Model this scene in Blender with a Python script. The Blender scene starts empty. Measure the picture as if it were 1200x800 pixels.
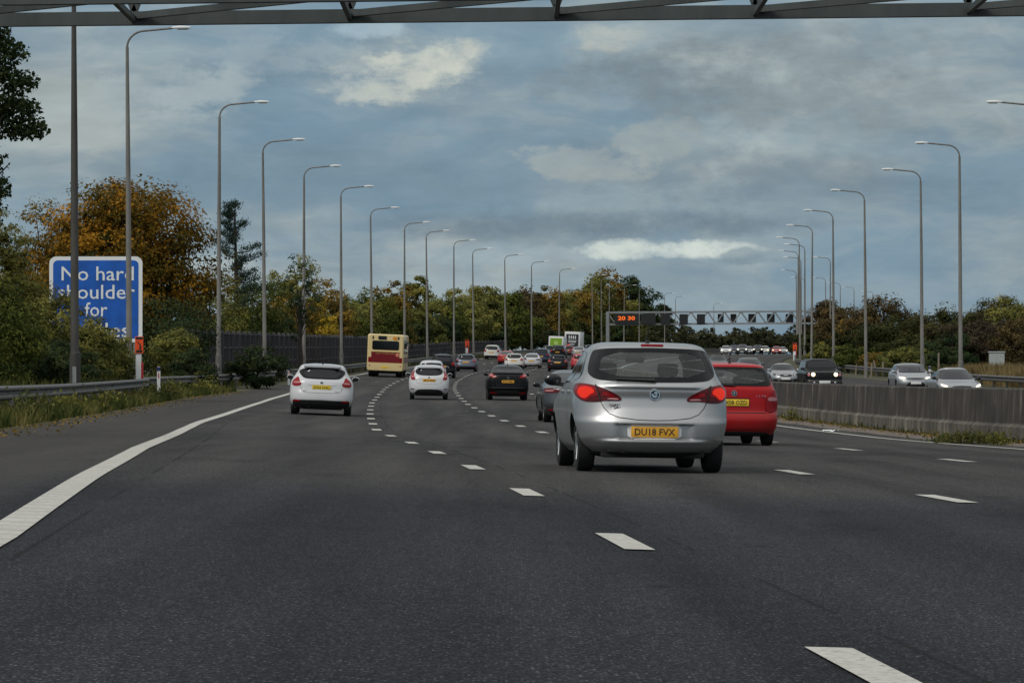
import bpy, bmesh, math, random
import numpy as np
from mathutils import Vector, Matrix
random.seed(7); RNG = np.random.default_rng(11)
SC = bpy.context.scene; COL = SC.collection
FP, H0, CY = 3900.0, 0.95, 430.0        # focal length in photo pixels, eye height, photo row of the horizon

# ------------------------------------------------------------------ interpolation
def pchip(pts):
    xs = np.array([p[0] for p in pts], float); ys = np.array([p[1] for p in pts], float)
    h = np.diff(xs); d = np.diff(ys) / h; m = np.zeros_like(ys)
    for i in range(1, len(xs) - 1):
        if d[i-1] * d[i] > 0:
            w1, w2 = 2*h[i] + h[i-1], h[i] + 2*h[i-1]
            m[i] = (w1 + w2) / (w1/d[i-1] + w2/d[i])
    m[0], m[-1] = d[0], d[-1]
    def f(x):
        x = np.asarray(x, float)
        i = np.clip(np.searchsorted(xs, x) - 1, 0, len(xs) - 2)
        t = (x - xs[i]) / h[i]; lo, hi = t < 0, t > 1
        tc = np.clip(t, 0, 1)
        r = ((1+2*tc)*(1-tc)**2*ys[i] + tc*(1-tc)**2*h[i]*m[i] + tc*tc*(3-2*tc)*ys[i+1] + tc*tc*(tc-1)*h[i]*m[i+1])
        r = np.where(lo, ys[0] + (x - xs[0])*m[0], r); r = np.where(hi, ys[-1] + (x - xs[-1])*m[-1], r)
        return r
    return f
def lin(pts):
    xs = [p[0] for p in pts]; ys = [p[1] for p in pts]
    return lambda x: np.interp(x, xs, ys)

# ------------------------------------------------------------------ the road in plan and profile
_k = [(730.8,635),(617,579.9),(554.3,547.8),(512,530.3),(482.4,519),(458,510.7),(441.2,503.6),(437,496.9),(434.8,490.6),(433.7,485),
      (433.9,480.3),(435,476),(436,472.1),(439,468.7),(441.8,465.4),(444.5,462),(447.6,459),(450.2,456.6),(453.4,454),(457.4,451.4),
      (461.6,449.2),(466,447),(471.6,444.8)]
_kz = [20.4 + 9*i for i in range(len(_k))]
_xa = [(-60, 5.77), (0, 1.96), (11.3, 1.246)] + [(_kz[i], (_k[i][0]-600)*_kz[i]/FP) for i in range(len(_k))] + \
      [(240,-7.15),(258,-6.95),(313,-5.3),(345,-3.6),(362,-2.2),(395,.7),(448,7),(482,11.3),(520,15.5),(560,19.5),(600,23),(700,31),(900,46),(1500,95),(3000,215)]
_za = [(-60,-.06),(0,-.08)] + [(_kz[i], H0-(_k[i][1]-CY)*_kz[i]/FP) for i in range(0, len(_k), 2)] + \
      [(240,.27),(258,.42),(300,.72),(345,1.18),(380,1.65),(465,2.6),(585,3.3),(700,3.8),(900,4.5),(1500,6),(3000,8)]
AX, AZ = pchip(_xa), pchip(_za)
CROSS = lin([(-400,1.2),(-60,.9),(-20,.6),(-12,.45),(-8.2,.3),(-7,.22),(-4,.16),(0,0),(12,-.18),(13.3,-.17),(14.5,-.1),(31,-.1),(33,0),(36,.25),(60,.6),(400,1.2)])
LOFF = lin([(0,-3.55),(18,-3.62),(29,-3.85),(42,-4.0),(62,-4.0),(150,-3.85),(240,-3.75),(3000,-3.75)])
POFF = lin([(0,-9.3),(127,-9.3),(163,-8.2),(191,-7.2),(218,-6.3),(245,-5.6),(280,-5.4),(3000,-5.3)])
ROFF = lambda y: POFF(y) + 1.1
SOFF = lambda y: np.minimum(ROFF(y) + 1.2, LOFF(y) - .3)
FOFF = lambda y: POFF(y) - 1.3
def gz(y, off): return AZ(y) + CROSS(off)
def heading(y): return math.atan2(float(AX(y+2) - AX(y-2)), 4.0)
def at(px, py, y): return Vector(((px-600)*y/FP, y, H0 + (CY-py)*y/FP))
def ground_at(px, y, dz=0):
    x = (px-600)*y/FP
    return Vector((x, y, float(gz(y, x - AX(y))) + dz))

# ------------------------------------------------------------------ objects, names, labels
def tag(o, label=None, cat=None, group=None, kind=None):
    if label: o['label'] = label
    if cat: o['category'] = cat
    if group: o['group'] = group
    if kind: o['kind'] = kind
    return o
def empty(name, loc=(0,0,0), rz=0.0, label=None, cat=None, group=None):
    o = bpy.data.objects.new(name, None); COL.objects.link(o)
    o.location = loc; o.rotation_euler = (0,0,rz); o.empty_display_size = .3
    return tag(o, label, cat, group)
def link(name, me, mats=(), parent=None, loc=(0,0,0), smooth=None):
    if mats and not isinstance(mats, (list, tuple)): mats = [mats]
    for m in mats: me.materials.append(m)
    o = bpy.data.objects.new(name, me); COL.objects.link(o); o.location = loc
    if parent: o.parent = parent
    if smooth is not None:
        me.polygons.foreach_set('use_smooth', [True]*len(me.polygons))
        if smooth < 180: me.set_sharp_from_angle(angle=math.radians(smooth))
    return o
def copy_tree(o, parent=None):
    c = o.copy(); COL.objects.link(c); c.parent = parent
    for ch in list(o.children): copy_tree(ch, c)
    return c

class MB:
    """collects shapes for ONE mesh"""
    def __init__(s): s.v = []; s.f = []; s.m = []
    def add(s, vs, fs, m=0):
        b = len(s.v); s.v += [tuple(float(c) for c in v) for v in vs]
        for f in fs: s.f.append(tuple(b+i for i in f)); s.m.append(m)
        return s
    def box(s, c, d, rz=0, m=0, bev=0.0):
        x, y, z = d[0]/2, d[1]/2, d[2]/2
        bm = bmesh.new(); bmesh.ops.create_cube(bm, size=1)
        for v in bm.verts: v.co = Vector((v.co.x*2*x, v.co.y*2*y, v.co.z*2*z))
        if bev > 0: bmesh.ops.bevel(bm, geom=bm.edges[:], offset=bev, segments=2, affect='EDGES', profile=.6)
        R = Matrix.Rotation(rz, 3, 'Z'); cc = Vector(c)
        bm.verts.index_update()
        s.add([R @ v.co + cc for v in bm.verts], [[v.index for v in f.verts] for f in bm.faces], m); bm.free(); return s
    def tube(s, pts, r, n=8, m=0, cap=True):
        pts = [Vector(p) for p in pts]; rs = r if isinstance(r, (list, tuple)) else [r]*len(pts)
        rings = []; up0 = None
        for i, p in enumerate(pts):
            d = (pts[min(i+1, len(pts)-1)] - pts[max(i-1, 0)]).normalized()
            if up0 is None:
                up0 = Vector((0,0,1)) if abs(d.z) < .9 else Vector((1,0,0))
            a = d.cross(up0).normalized(); b = a.cross(d).normalized(); up0 = b
            rings.append([p + (a*math.cos(2*math.pi*k/n) + b*math.sin(2*math.pi*k/n))*rs[i] for k in range(n)])
        vs = [q for R in rings for q in R]; fs = []
        for i in range(len(pts)-1):
            for k in range(n):
                k2 = (k+1) % n; fs.append((i*n+k, i*n+k2, (i+1)*n+k2, (i+1)*n+k))
        if cap: fs.append(tuple(range(n))[::-1]); fs.append(tuple((len(pts)-1)*n+k for k in range(n)))
        return s.add(vs, [f[::-1] for f in fs], m)
    def ell(s, c, r, n=12, m=0):
        vs = []; fs = []
        for i in range(n+1):
            t = math.pi*i/n
            for k in range(2*n):
                p = math.pi*k/n; vs.append((c[0]+r[0]*math.sin(t)*math.cos(p), c[1]+r[1]*math.sin(t)*math.sin(p), c[2]+r[2]*math.cos(t)))
        for i in range(n):
            for k in range(2*n): fs.append((i*2*n+k, (i+1)*2*n+k, (i+1)*2*n+(k+1)%(2*n), i*2*n+(k+1)%(2*n)))
        return s.add(vs, fs, m)
    def bar(s, a, b, w, h, m=0):
        a, b = Vector(a), Vector(b); d = (b-a).normalized()
        up = Vector((0,0,1)) if abs(d.z) < .95 else Vector((0,1,0))
        x = d.cross(up).normalized()*w/2; y = x.cross(d).normalized()*h/2
        vs = [p + sx*x + sy*y for p in (a, b) for sx, sy in ((-1,-1),(1,-1),(1,1),(-1,1))]
        return s.add(vs, [(3,2,1,0),(4,5,6,7),(0,1,5,4),(1,2,6,5),(2,3,7,6),(3,0,4,7)], m)
    def prism(s, poly, y0, y1, m=0):
        """poly in (x,z), counter-clockwise seen from -y"""
        n = len(poly); vs = [(x, y0, z) for x, z in poly] + [(x, y1, z) for x, z in poly]
        fs = [tuple(range(n)), tuple(range(2*n-1, n-1, -1))] + [((i+1) % n, i, n+i, n+(i+1) % n) for i in range(n)]
        return s.add(vs, fs, m)
    def lathe_x(s, prof, n=28, m=0):
        """prof: (x, r) rotated about the x axis"""
        vs = []; fs = []
        for x, r in prof:
            for k in range(n):
                a = 2*math.pi*k/n; vs.append((x, r*math.cos(a), r*math.sin(a)))
        for i in range(len(prof)-1):
            for k in range(n):
                k2 = (k+1) % n; fs.append((i*n+k, (i+1)*n+k, (i+1)*n+k2, i*n+k2))
        return s.add(vs, fs, m)
    def build(s, name, mats=(), parent=None, loc=(0,0,0), smooth=None):
        me = bpy.data.meshes.new(name); me.from_pydata(s.v, [], s.f)
        o = link(name, me, mats, parent, loc, smooth)
        if len(set(s.m)) > 1: me.polygons.foreach_set('material_index', s.m)
        return o

def text_obj(name, body, width, height, mat, parent, loc, rot=(math.pi/2,0,0), depth=.006, bold=.0, stretch=True):
    """lettering as a mesh whose box is width x height, centred on loc, standing in the xz plane"""
    cu = bpy.data.curves.new(name, 'FONT'); cu.body = body; cu.size = 1; cu.extrude = .01; cu.offset = bold; cu.resolution_u = 2
    t = bpy.data.objects.new(name, cu); COL.objects.link(t)
    bpy.context.view_layer.update()
    me = bpy.data.meshes.new_from_object(t.evaluated_get(bpy.context.evaluated_depsgraph_get()))
    bpy.data.objects.remove(t); bpy.data.curves.remove(cu)
    co = np.empty(len(me.vertices)*3); me.vertices.foreach_get('co', co); co = co.reshape(-1,3)
    lo, hi = co.min(0), co.max(0); c = (lo+hi)/2; co -= c
    sx = width/(hi[0]-lo[0]); sy = height/(hi[1]-lo[1]) if stretch else sx
    co *= np.array([sx, sy, depth/(hi[2]-lo[2])]); me.vertices.foreach_set('co', co.ravel()); me.update()
    me.name = name
    me.materials.clear()
    o = link(name, me, mat, parent, loc); o.rotation_euler = rot
    return o

# ------------------------------------------------------------------ materials
def nodes(name):
    m = bpy.data.materials.new(name); m.use_nodes = True
    nt = m.node_tree; return m, nt, nt.nodes['Principled BSDF'], nt.nodes['Material Output']
def N(nt, t, **kw):
    n = nt.nodes.new(t)
    for k, v in kw.items():
        if k.startswith('i_'):
            key = k[2:]; n.inputs[int(key) if key.isdigit() else key].default_value = v
        else: setattr(n, k, v)
    return n
def ramp(nt, fac, stops, interp='LINEAR'):
    r = N(nt, 'ShaderNodeValToRGB'); e = r.color_ramp.elements; r.color_ramp.interpolation = interp
    while len(e) < len(stops): e.new(.5)
    for q, (p, c) in zip(e, stops):
        q.position = p; q.color = (*c, 1) if len(c) == 3 else c
    nt.links.new(fac, r.inputs[0]); return r.outputs[0]
def mix(nt, fac, a, b, blend='MIX'):
    n = N(nt, 'ShaderNodeMix', data_type='RGBA', blend_type=blend)
    for i, q in ((0, fac), (6, a), (7, b)):
        if hasattr(q, 'is_linked') or hasattr(q, 'links'): nt.links.new(q, n.inputs[i])
        else: n.inputs[i].default_value = (*q, 1) if isinstance(q, tuple) and len(q) == 3 else q
    return n.outputs[2]
def noise(nt, vec, scale, detail=4, rough=.55, out=0, **kw):
    n = N(nt, 'ShaderNodeTexNoise'); n.inputs['Scale'].default_value = scale; n.inputs['Detail'].default_value = detail
    n.inputs['Roughness'].default_value = rough
    if vec is not None: nt.links.new(vec, n.inputs['Vector'])
    return n.outputs[out]
def mapping(nt, scale=(1,1,1), src='Object'):
    t = N(nt, 'ShaderNodeTexCoord'); mp = N(nt, 'ShaderNodeMapping'); mp.inputs['Scale'].default_value = scale
    nt.links.new(t.outputs[src], mp.inputs[0]); return mp.outputs[0]
def math_n(nt, op, a, b=None, c=None, clamp=False):
    n = N(nt, 'ShaderNodeMath', operation=op, use_clamp=clamp)
    for i, q in enumerate((a, b, c)):
        if q is None: continue
        if isinstance(q, (int, float)): n.inputs[i].default_value = q
        else: nt.links.new(q, n.inputs[i])
    return n.outputs[0]
def bump(nt, bs, h, strength, dist=.01):
    b = N(nt, 'ShaderNodeBump'); b.inputs['Strength'].default_value = strength; b.inputs['Distance'].default_value = dist
    nt.links.new(h, b.inputs['Height']); nt.links.new(b.outputs[0], bs.inputs['Normal'])
def plain(name, col, rough=.5, metal=0.0, var=.0, scale=8, spec=.5, coat=0.0):
    m, nt, bs, out = nodes(name)
    bs.inputs['Base Color'].default_value = (*col, 1); bs.inputs['Roughness'].default_value = rough
    bs.inputs['Metallic'].default_value = metal; bs.inputs['Specular IOR Level'].default_value = spec
    bs.inputs['Coat Weight'].default_value = coat; bs.inputs['Coat Roughness'].default_value = .05
    if var:
        n = noise(nt, mapping(nt), scale, 5)
        c = ramp(nt, n, [(.3, tuple(c*(1-var) for c in col)), (.7, tuple(min(1, c*(1+var)) for c in col))])
        nt.links.new(c, bs.inputs['Base Color'])
    return m
def emit(name, col, strength, base=(.02,.02,.02), rough=.2):
    m, nt, bs, out = nodes(name)
    bs.inputs['Base Color'].default_value = (*base, 1); bs.inputs['Roughness'].default_value = rough
    bs.inputs['Specular IOR Level'].default_value = .1
    bs.inputs['Emission Color'].default_value = (*col, 1); bs.inputs['Emission Strength'].default_value = strength
    return m
def paint(name, col, metal=0.0, rough=.3, dirt=.25, coat=.4, spec=.3):
    """car paint under clear coat, road film low down, dark lining inside the shell"""
    m, nt, bs, out = nodes(name)
    v = mapping(nt); n = noise(nt, v, 3.0, 6, .6)
    sep = N(nt, 'ShaderNodeSeparateXYZ'); nt.links.new(v, sep.inputs[0])
    low = N(nt, 'ShaderNodeMapRange'); low.inputs[1].default_value = .85; low.inputs[2].default_value = .2
    nt.links.new(sep.outputs[2], low.inputs[0])
    d = math_n(nt, 'MULTIPLY', math_n(nt, 'MULTIPLY', low.outputs[0], n), dirt*1.6, clamp=True)
    c = mix(nt, d, col, (.09,.08,.07)); nt.links.new(c, bs.inputs['Base Color'])
    bs.inputs['Metallic'].default_value = metal
    rr = math_n(nt, 'ADD', math_n(nt, 'MULTIPLY', d, .5), rough, clamp=True); nt.links.new(rr, bs.inputs['Roughness'])
    bs.inputs['Specular IOR Level'].default_value = spec; bs.inputs['Coat Weight'].default_value = coat; bs.inputs['Coat Roughness'].default_value = .06
    g = N(nt, 'ShaderNodeNewGeometry'); dk = N(nt, 'ShaderNodeBsdfDiffuse'); dk.inputs[0].default_value = (.03,.03,.032,1)
    mx = N(nt, 'ShaderNodeMixShader'); nt.links.new(g.outputs['Backfacing'], mx.inputs[0])
    nt.links.new(bs.outputs[0], mx.inputs[1]); nt.links.new(dk.outputs[0], mx.inputs[2]); nt.links.new(mx.outputs[0], out.inputs[0])
    return m
def clear_glass(name, tint=(.86,.91,.90)):
    m, nt, bs, out = nodes(name); nt.nodes.remove(bs)
    t = N(nt, 'ShaderNodeBsdfTransparent'); t.inputs[0].default_value = (*tint, 1)
    g = N(nt, 'ShaderNodeBsdfGlossy'); g.inputs[0].default_value = (1,1,1,1); g.inputs[1].default_value = .03
    ge = N(nt, 'ShaderNodeNewGeometry'); dt = N(nt, 'ShaderNodeVectorMath', operation='DOT_PRODUCT')
    nt.links.new(ge.outputs['Normal'], dt.inputs[0]); nt.links.new(ge.outputs['Incoming'], dt.inputs[1])
    ic = math_n(nt, 'SUBTRACT', 1.0, math_n(nt, 'ABSOLUTE', dt.outputs['Value']))
    k = math_n(nt, 'ADD', math_n(nt, 'MULTIPLY', math_n(nt, 'POWER', ic, 5.0), .9), .05, clamp=True)
    mx = N(nt, 'ShaderNodeMixShader'); nt.links.new(k, mx.inputs[0])
    nt.links.new(t.outputs[0], mx.inputs[1]); nt.links.new(g.outputs[0], mx.inputs[2]); nt.links.new(mx.outputs[0], out.inputs[0])
    return m

M = {}
M['tyre'] = plain('tyre_rubber', (.012,.012,.013), .85, var=.3)
M['rim'] = plain('alloy', (.45,.46,.47), .35, .9)
M['dark_rim'] = plain('dark_alloy', (.06,.06,.065), .4, .6)
M['black'] = plain('black_trim', (.012,.012,.013), .5, var=.3)
M['frit'] = plain('black_glass_border', (.005,.006,.007), .15, spec=.2)
M['seam'] = plain('shut_line', (.01,.01,.01), .8)
M['under'] = plain('underbody', (.012,.012,.012), .9, var=.4)
M['seat'] = plain('seat_cloth', (.02,.02,.022), .9)
M['chrome'] = plain('chrome', (.75,.75,.76), .12, 1.0)
M['glass_dark'] = plain('tinted_glass', (.008,.010,.012), .05, 0, spec=.4)
M['glass'] = clear_glass('car_glass')
M['plate_y'] = plain('plate_yellow', (.72,.36,.03), .4, var=.12)
M['plate_y2'] = plain('plate_lemon', (.78,.55,.04), .4, var=.12)
M['plate_w'] = plain('plate_white', (.75,.75,.72), .4)
M['ink'] = plain('black_ink', (.012,.012,.015), .6)
M['red_lens'] = plain('red_lens', (.24,.005,.008), .16, spec=.25)
M['lit_red'] = emit('lit_brake_lamp', (1,.05,.02), .52, (.3,.006,.006), .4)
M['pink_lens'] = plain('clear_red_lens', (.42,.16,.16), .12, coat=.5)
M['smoke_lens'] = plain('smoked_lens', (.085,.006,.009), .16, spec=.25)
M['head_off'] = plain('headlamp', (.55,.57,.6), .08, .3, coat=.8)
M['head_on'] = emit('lit_headlamp', (1,.9,.66), 3.0, (.8,.8,.75))
M['head_on_warm'] = emit('lit_headlamp_warm', (1,.78,.42), 2.4, (.8,.8,.75))
M['white_plastic'] = plain('white_plastic', (.75,.76,.76), .35)
# ------------------------------------------------------------------ car shells
def chaikin(poly, k):
    for _ in range(k):
        q = []
        for i in range(len(poly)):
            a, b = poly[i], poly[(i+1) % len(poly)]
            q += [(a[0]*.78+b[0]*.22, a[1]*.78+b[1]*.22), (a[0]*.22+b[0]*.78, a[1]*.22+b[1]*.78)]
        poly = q
    return poly
def spans(poly, z):
    xs = []
    n = len(poly)
    for i in range(n):
        (x0, z0), (x1, z1) = poly[i], poly[(i+1) % n]
        if (z0 <= z) != (z1 <= z): xs.append(x0 + (z-z0)*(x1-x0)/(z1-z0))
    return (min(xs), max(xs)) if len(xs) >= 2 else None
def inside(poly, x, z):
    s = spans(poly, z); return s is not None and s[0] <= x <= s[1]
def sym(half):
    """right half outline, bottom to top -> closed symmetric outline"""
    return half + [(-x, z) for x, z in half[::-1]]

class Shell:
    def __init__(s, L, H, W, yr, yf, nr=2.8, nf=2.7, lr=.5, lf=.7, z0=.2, disp=None):
        s.L, s.H, s.z0 = L, H, z0
        s.W, s.yr, s.yf = pchip(W), pchip(yr), pchip(yf)
        s.nr, s.nf, s.lr0, s.lf0, s.disp = nr, nf, lr, lf, disp
    def rng(s, z):
        a, b = s.yr(z), s.yf(z); d = (b-a)*.47
        return a, b, np.minimum(s.lr0, d), np.minimum(s.lf0, d)
    def pt(s, u, z):
        """u signed: 0 rear centre, 1..2 flank, 3 nose centre (x = lateral, y from the rear bumper)"""
        u = np.asarray(u, float); z = np.asarray(z, float); sg = np.sign(u); au = np.abs(u)
        a, b, lr, lf = s.rng(z); w = s.W(z)
        th = np.clip(au, 0, 1)*math.pi/2; ph = np.clip(3-au, 0, 1)*math.pi/2
        xr = w*np.sin(th)**(2/s.nr); yr_ = a + lr*(1-np.maximum(np.cos(th), 0)**(2/s.nr))
        ys = a + lr + (au-1)*(b-a-lr-lf)
        xf = w*np.sin(ph)**(2/s.nf); yf_ = b - lf*(1-np.maximum(np.cos(ph), 0)**(2/s.nf))
        x = np.where(au <= 1, xr, np.where(au >= 2, xf, w)); y = np.where(au <= 1, yr_, np.where(au >= 2, yf_, ys))
        if s.disp is not None: y = y + np.where(au <= 1.0, s.disp(x, z), 0)
        return np.stack([sg*x, y - s.L/2, z + 0*x], -1)
    def u_rear(s, x, z):
        r = np.clip(np.abs(x)/s.W(z), 0, .999); return np.sign(x)*np.arcsin(r**(s.nr/2))*2/math.pi
    def u_front(s, x, z):
        r = np.clip(np.abs(x)/s.W(z), 0, .999); v = 3-np.arcsin(r**(s.nf/2))*2/math.pi
        return np.where(x < 0, -v, v)
    def u_side(s, y, z):
        a, b, lr, lf = s.rng(z)
        mid = 1 + (y-a-lr)/(b-a-lr-lf)
        cr = np.clip(1-(y-a)/lr, 0, 1); re = np.arccos(cr**(s.nr/2))*2/math.pi
        cf = np.clip(1-(b-y)/lf, 0, 1); fe = 3-np.arccos(cf**(s.nf/2))*2/math.pi
        return np.where(y < a+lr, re, np.where(y > b-lf, fe, mid))
    def body(s, zs=None, nu=(16,20,14)):
        if zs is None:
            zs = np.unique(np.concatenate([np.linspace(s.z0, s.H, 54), s.H-np.geomspace(.003, .12, 8)]))
        us = np.concatenate([np.linspace(0,1,nu[0]+1)[:-1]**.8, np.linspace(1,2,nu[1]+1)[:-1], 3-np.linspace(0,1,nu[2]+1)[::-1]**.8])
        ring = np.concatenate([us, -us[1:-1][::-1]]); n = len(ring)
        U, Zg = np.meshgrid(ring, zs); P = s.pt(U, Zg).reshape(-1,3)
        mb = MB(); fs = []
        for k in range(len(zs)-1):
            for i in range(n): fs.append((k*n+i, k*n+(i+1)%n, (k+1)*n+(i+1)%n, (k+1)*n+i))
        fs.append(tuple(range(n))[::-1]); t = (len(zs)-1)*n; fs.append(tuple(t+i for i in range(n)))
        mb.add(P, fs); return mb
    def patch(s, dom, poly, off=.004, nz=14, nx=16, rnd=2, flip=False, margin=0, skirt=.012):
        """a sheet that follows the shell inside an outline; second material on its rim when margin > 0"""
        if rnd: poly = chaikin(poly, rnd)
        q = np.array(poly, float); seg = np.roll(q, -1, 0) - q; ln = np.hypot(seg[:,0], seg[:,1])
        if (q[:,0]*np.roll(q[:,1],-1) - np.roll(q[:,0],-1)*q[:,1]).sum() < 0: q = q[::-1]; seg = np.roll(q, -1, 0) - q; ln = np.hypot(seg[:,0], seg[:,1])
        m = max(40, nx*4); cum = np.concatenate([[0], np.cumsum(ln)]); t = np.linspace(0, cum[-1], m, endpoint=False)
        cl = np.vstack([q, q[:1]]); B = np.stack([np.interp(t, cum, cl[:,0]), np.interp(t, cum, cl[:,1])], 1)
        A = (q[:,0]*np.roll(q[:,1],-1) - np.roll(q[:,0],-1)*q[:,1]); c = np.array([((q[:,0]+np.roll(q[:,0],-1))*A).sum(), ((q[:,1]+np.roll(q[:,1],-1))*A).sum()])/(3*A.sum())
        tg = np.roll(B,-1,0)-np.roll(B,1,0); tg /= np.maximum(np.linalg.norm(tg,axis=1,keepdims=True),1e-9); nin = np.stack([-tg[:,1], tg[:,0]],1)
        rings = [B]; I0 = B
        if margin:
            I0 = B + nin*np.minimum((margin*(1+1.1*np.clip((np.abs(B[:,:1])/np.abs(B[:,0]).max()-.55)/.3,0,1)) if dom == 'rear' else margin), np.linalg.norm(B-c,axis=1,keepdims=True)*.5); rings += [B+(I0-B)*.33, B+(I0-B)*.66, I0]
        for k in (.86,.70,.52,.34,.16): rings.append(c + (I0-c)*k)
        pts = np.concatenate(rings + [c[None]]); fn = {'rear': s.u_rear, 'front': s.u_front, 'side': s.u_side, 'u': lambda x, z: x}[dom]
        U = fn(pts[:,0], pts[:,1]); Zg = pts[:,1]; P = s.pt(U, Zg); h = 1e-3
        du = s.pt(U+h, Zg)-s.pt(U-h, Zg); dz = s.pt(U, np.minimum(Zg+h, s.H))-s.pt(U, Zg-h)
        nn = np.cross(du, dz); nn /= np.maximum(np.linalg.norm(nn, axis=-1, keepdims=True), 1e-9)
        V = np.concatenate([P + nn*off, P[:m] - nn[:m]*skirt]); R = len(rings); fs = []; ms = []; rev = dom == 'front'
        for r in range(R-1):
            for i in range(m):
                j = (i+1) % m; fs.append((r*m+i, r*m+j, (r+1)*m+j, (r+1)*m+i)); ms.append(1 if margin and r < 3 else 0)
        for i in range(m): fs.append(((R-1)*m+i, (R-1)*m+(i+1)%m, R*m)); ms.append(0)
        b = R*m+1
        for i in range(m): fs.append((b+i, b+(i+1)%m, (i+1)%m, i)); ms.append(1 if margin else 0)
        if rev: fs = [f[::-1] for f in fs]
        mb = MB()
        if flip: V = V*np.array([-1,1,1]); fs = [f[::-1] for f in fs]
        mb.v = [tuple(p) for p in V]; mb.f = fs; mb.m = ms
        return mb
    def strip(s, dom, line, w=.008, off=.0025, flip=False):
        """thin dark line lying on the shell"""
        mb = MB(); pts = []
        for (x0,z0), (x1,z1) in zip(line[:-1], line[1:]):
            k = max(2, int(math.hypot(x1-x0, z1-z0)/.04))
            pts += [(x0+(x1-x0)*i/k, z0+(z1-z0)*i/k) for i in range(k)]
        pts.append(line[-1])
        q = np.array(pts); d = np.gradient(q, axis=0); d /= np.linalg.norm(d, axis=1, keepdims=True); nrm = np.stack([-d[:,1], d[:,0]], 1)
        U = []; Zz = []
        fn = {'rear': s.u_rear, 'front': s.u_front, 'side': s.u_side, 'u': lambda x, z: x}[dom]
        for sg in (-1, 1):
            e = q + nrm*sg*w/2; U.append(fn(e[:,0], e[:,1])); Zz.append(e[:,1])
        U = np.array(U); Zz = np.array(Zz); P = s.pt(U, Zz); h = 1e-3
        nn = np.cross(s.pt(U+h, Zz)-s.pt(U-h, Zz), s.pt(U, np.minimum(Zz+h, s.H))-s.pt(U, Zz-h)); nn /= np.maximum(np.linalg.norm(nn, axis=-1, keepdims=True), 1e-9)
        P = P + nn*off; n = len(q)
        V = P.reshape(-1,3)*(np.array([-1,1,1]) if flip else 1)
        fs = [(i, i+1, n+i+1, n+i) for i in range(n-1)]
        return mb.add(V, fs)
    def on(s, dom, x, z, off=0.0):
        fn = {'rear': s.u_rear, 'front': s.u_front, 'side': s.u_side}[dom]
        u = fn(np.array([x]), np.array([z])); return Vector(s.pt(u, np.array([z]))[0])

_wheel_cache = {}
def wheel_meshes(r, w, spokes=5):
    key = (r, w, spokes)
    if key in _wheel_cache: return _wheel_cache[key]
    t = MB(); h = w/2
    t.lathe_x([(-h*.7, r*.62), (-h*.98, r*.66), (-h, r*.84), (-h*.86, r*.97), (-h*.5, r), (h*.5, r), (h*.86, r*.97), (h, r*.84), (h*.98, r*.66), (h*.7, r*.62), (-h*.7, r*.62)], 32)
    rm = MB(); rm.lathe_x([(h*.9, r*.66), (h*.8, r*.60), (h*.2, r*.56), (-h*.7, r*.56), (-h*.7, r*.2), (h*.55, r*.16), (h*.62, r*.12), (h*.62, .001)], 30)
    for k in range(spokes):
        a = 2*math.pi*k/spokes; c, s_ = math.cos(a), math.sin(a)
        rm.bar((h*.52, c*r*.1, s_*r*.1), (h*.66, c*r*.62, s_*r*.62), r*.2, .03)
    out = []
    for mb, nm in ((t, 'wheel'), (rm, 'rim')):
        me = bpy.data.meshes.new(nm); me.from_pydata(mb.v, [], mb.f)
        me.polygons.foreach_set('use_smooth', [True]*len(me.polygons)); me.set_sharp_from_angle(angle=math.radians(35))
        out.append(me)
    out[0].materials.append(M['tyre']); out[1].materials.append(M['rim'])
    _wheel_cache[key] = out; return out

def cut_arches(mb, sh, ax, r, w, mats):
    """wheel arches cut out of the closed body"""
    me = bpy.data.meshes.new('body'); me.from_pydata(mb.v, [], mb.f)
    for m in mats: me.materials.append(m)
    o = bpy.data.objects.new('body', me); COL.objects.link(o)
    cut = MB(); nseg = 30
    for y in ax:
        for sg in (-1, 1):
            x0, x1 = sorted((sg*(w-.30), sg*(w+.3))); vs = []; fs = []
            for x in (x0, x1):
                for k in range(nseg):
                    a = 2*math.pi*k/nseg; vs.append((x, y - sh.L/2 + (r+.045)*math.cos(a), r + (r+.045)*math.sin(a)))
            fs = [(k, nseg+k, nseg+(k+1)%nseg, (k+1)%nseg) for k in range(nseg)]
            fs += [tuple(range(nseg)), tuple(range(2*nseg-1, nseg-1, -1))]
            cut.add(vs, [f for f in fs])
    cm = bpy.data.meshes.new('cut'); cm.from_pydata(cut.v, [], cut.f)
    bm = bmesh.new(); bm.from_mesh(cm); bmesh.ops.recalc_face_normals(bm, faces=bm.faces[:]); bm.to_mesh(cm); bm.free()
    cm.materials.append(M['under'])
    co = bpy.data.objects.new('cut', cm); COL.objects.link(co)
    md = o.modifiers.new('b', 'BOOLEAN'); md.operation = 'DIFFERENCE'; md.solver = 'EXACT'; md.object = co; md.material_mode = 'TRANSFER'
    bpy.context.view_layer.update()
    new = bpy.data.meshes.new_from_object(o.evaluated_get(bpy.context.evaluated_depsgraph_get()))
    bpy.data.objects.remove(o); bpy.data.objects.remove(co); bpy.data.meshes.remove(cm)
    new.name = 'body'; return new

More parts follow.
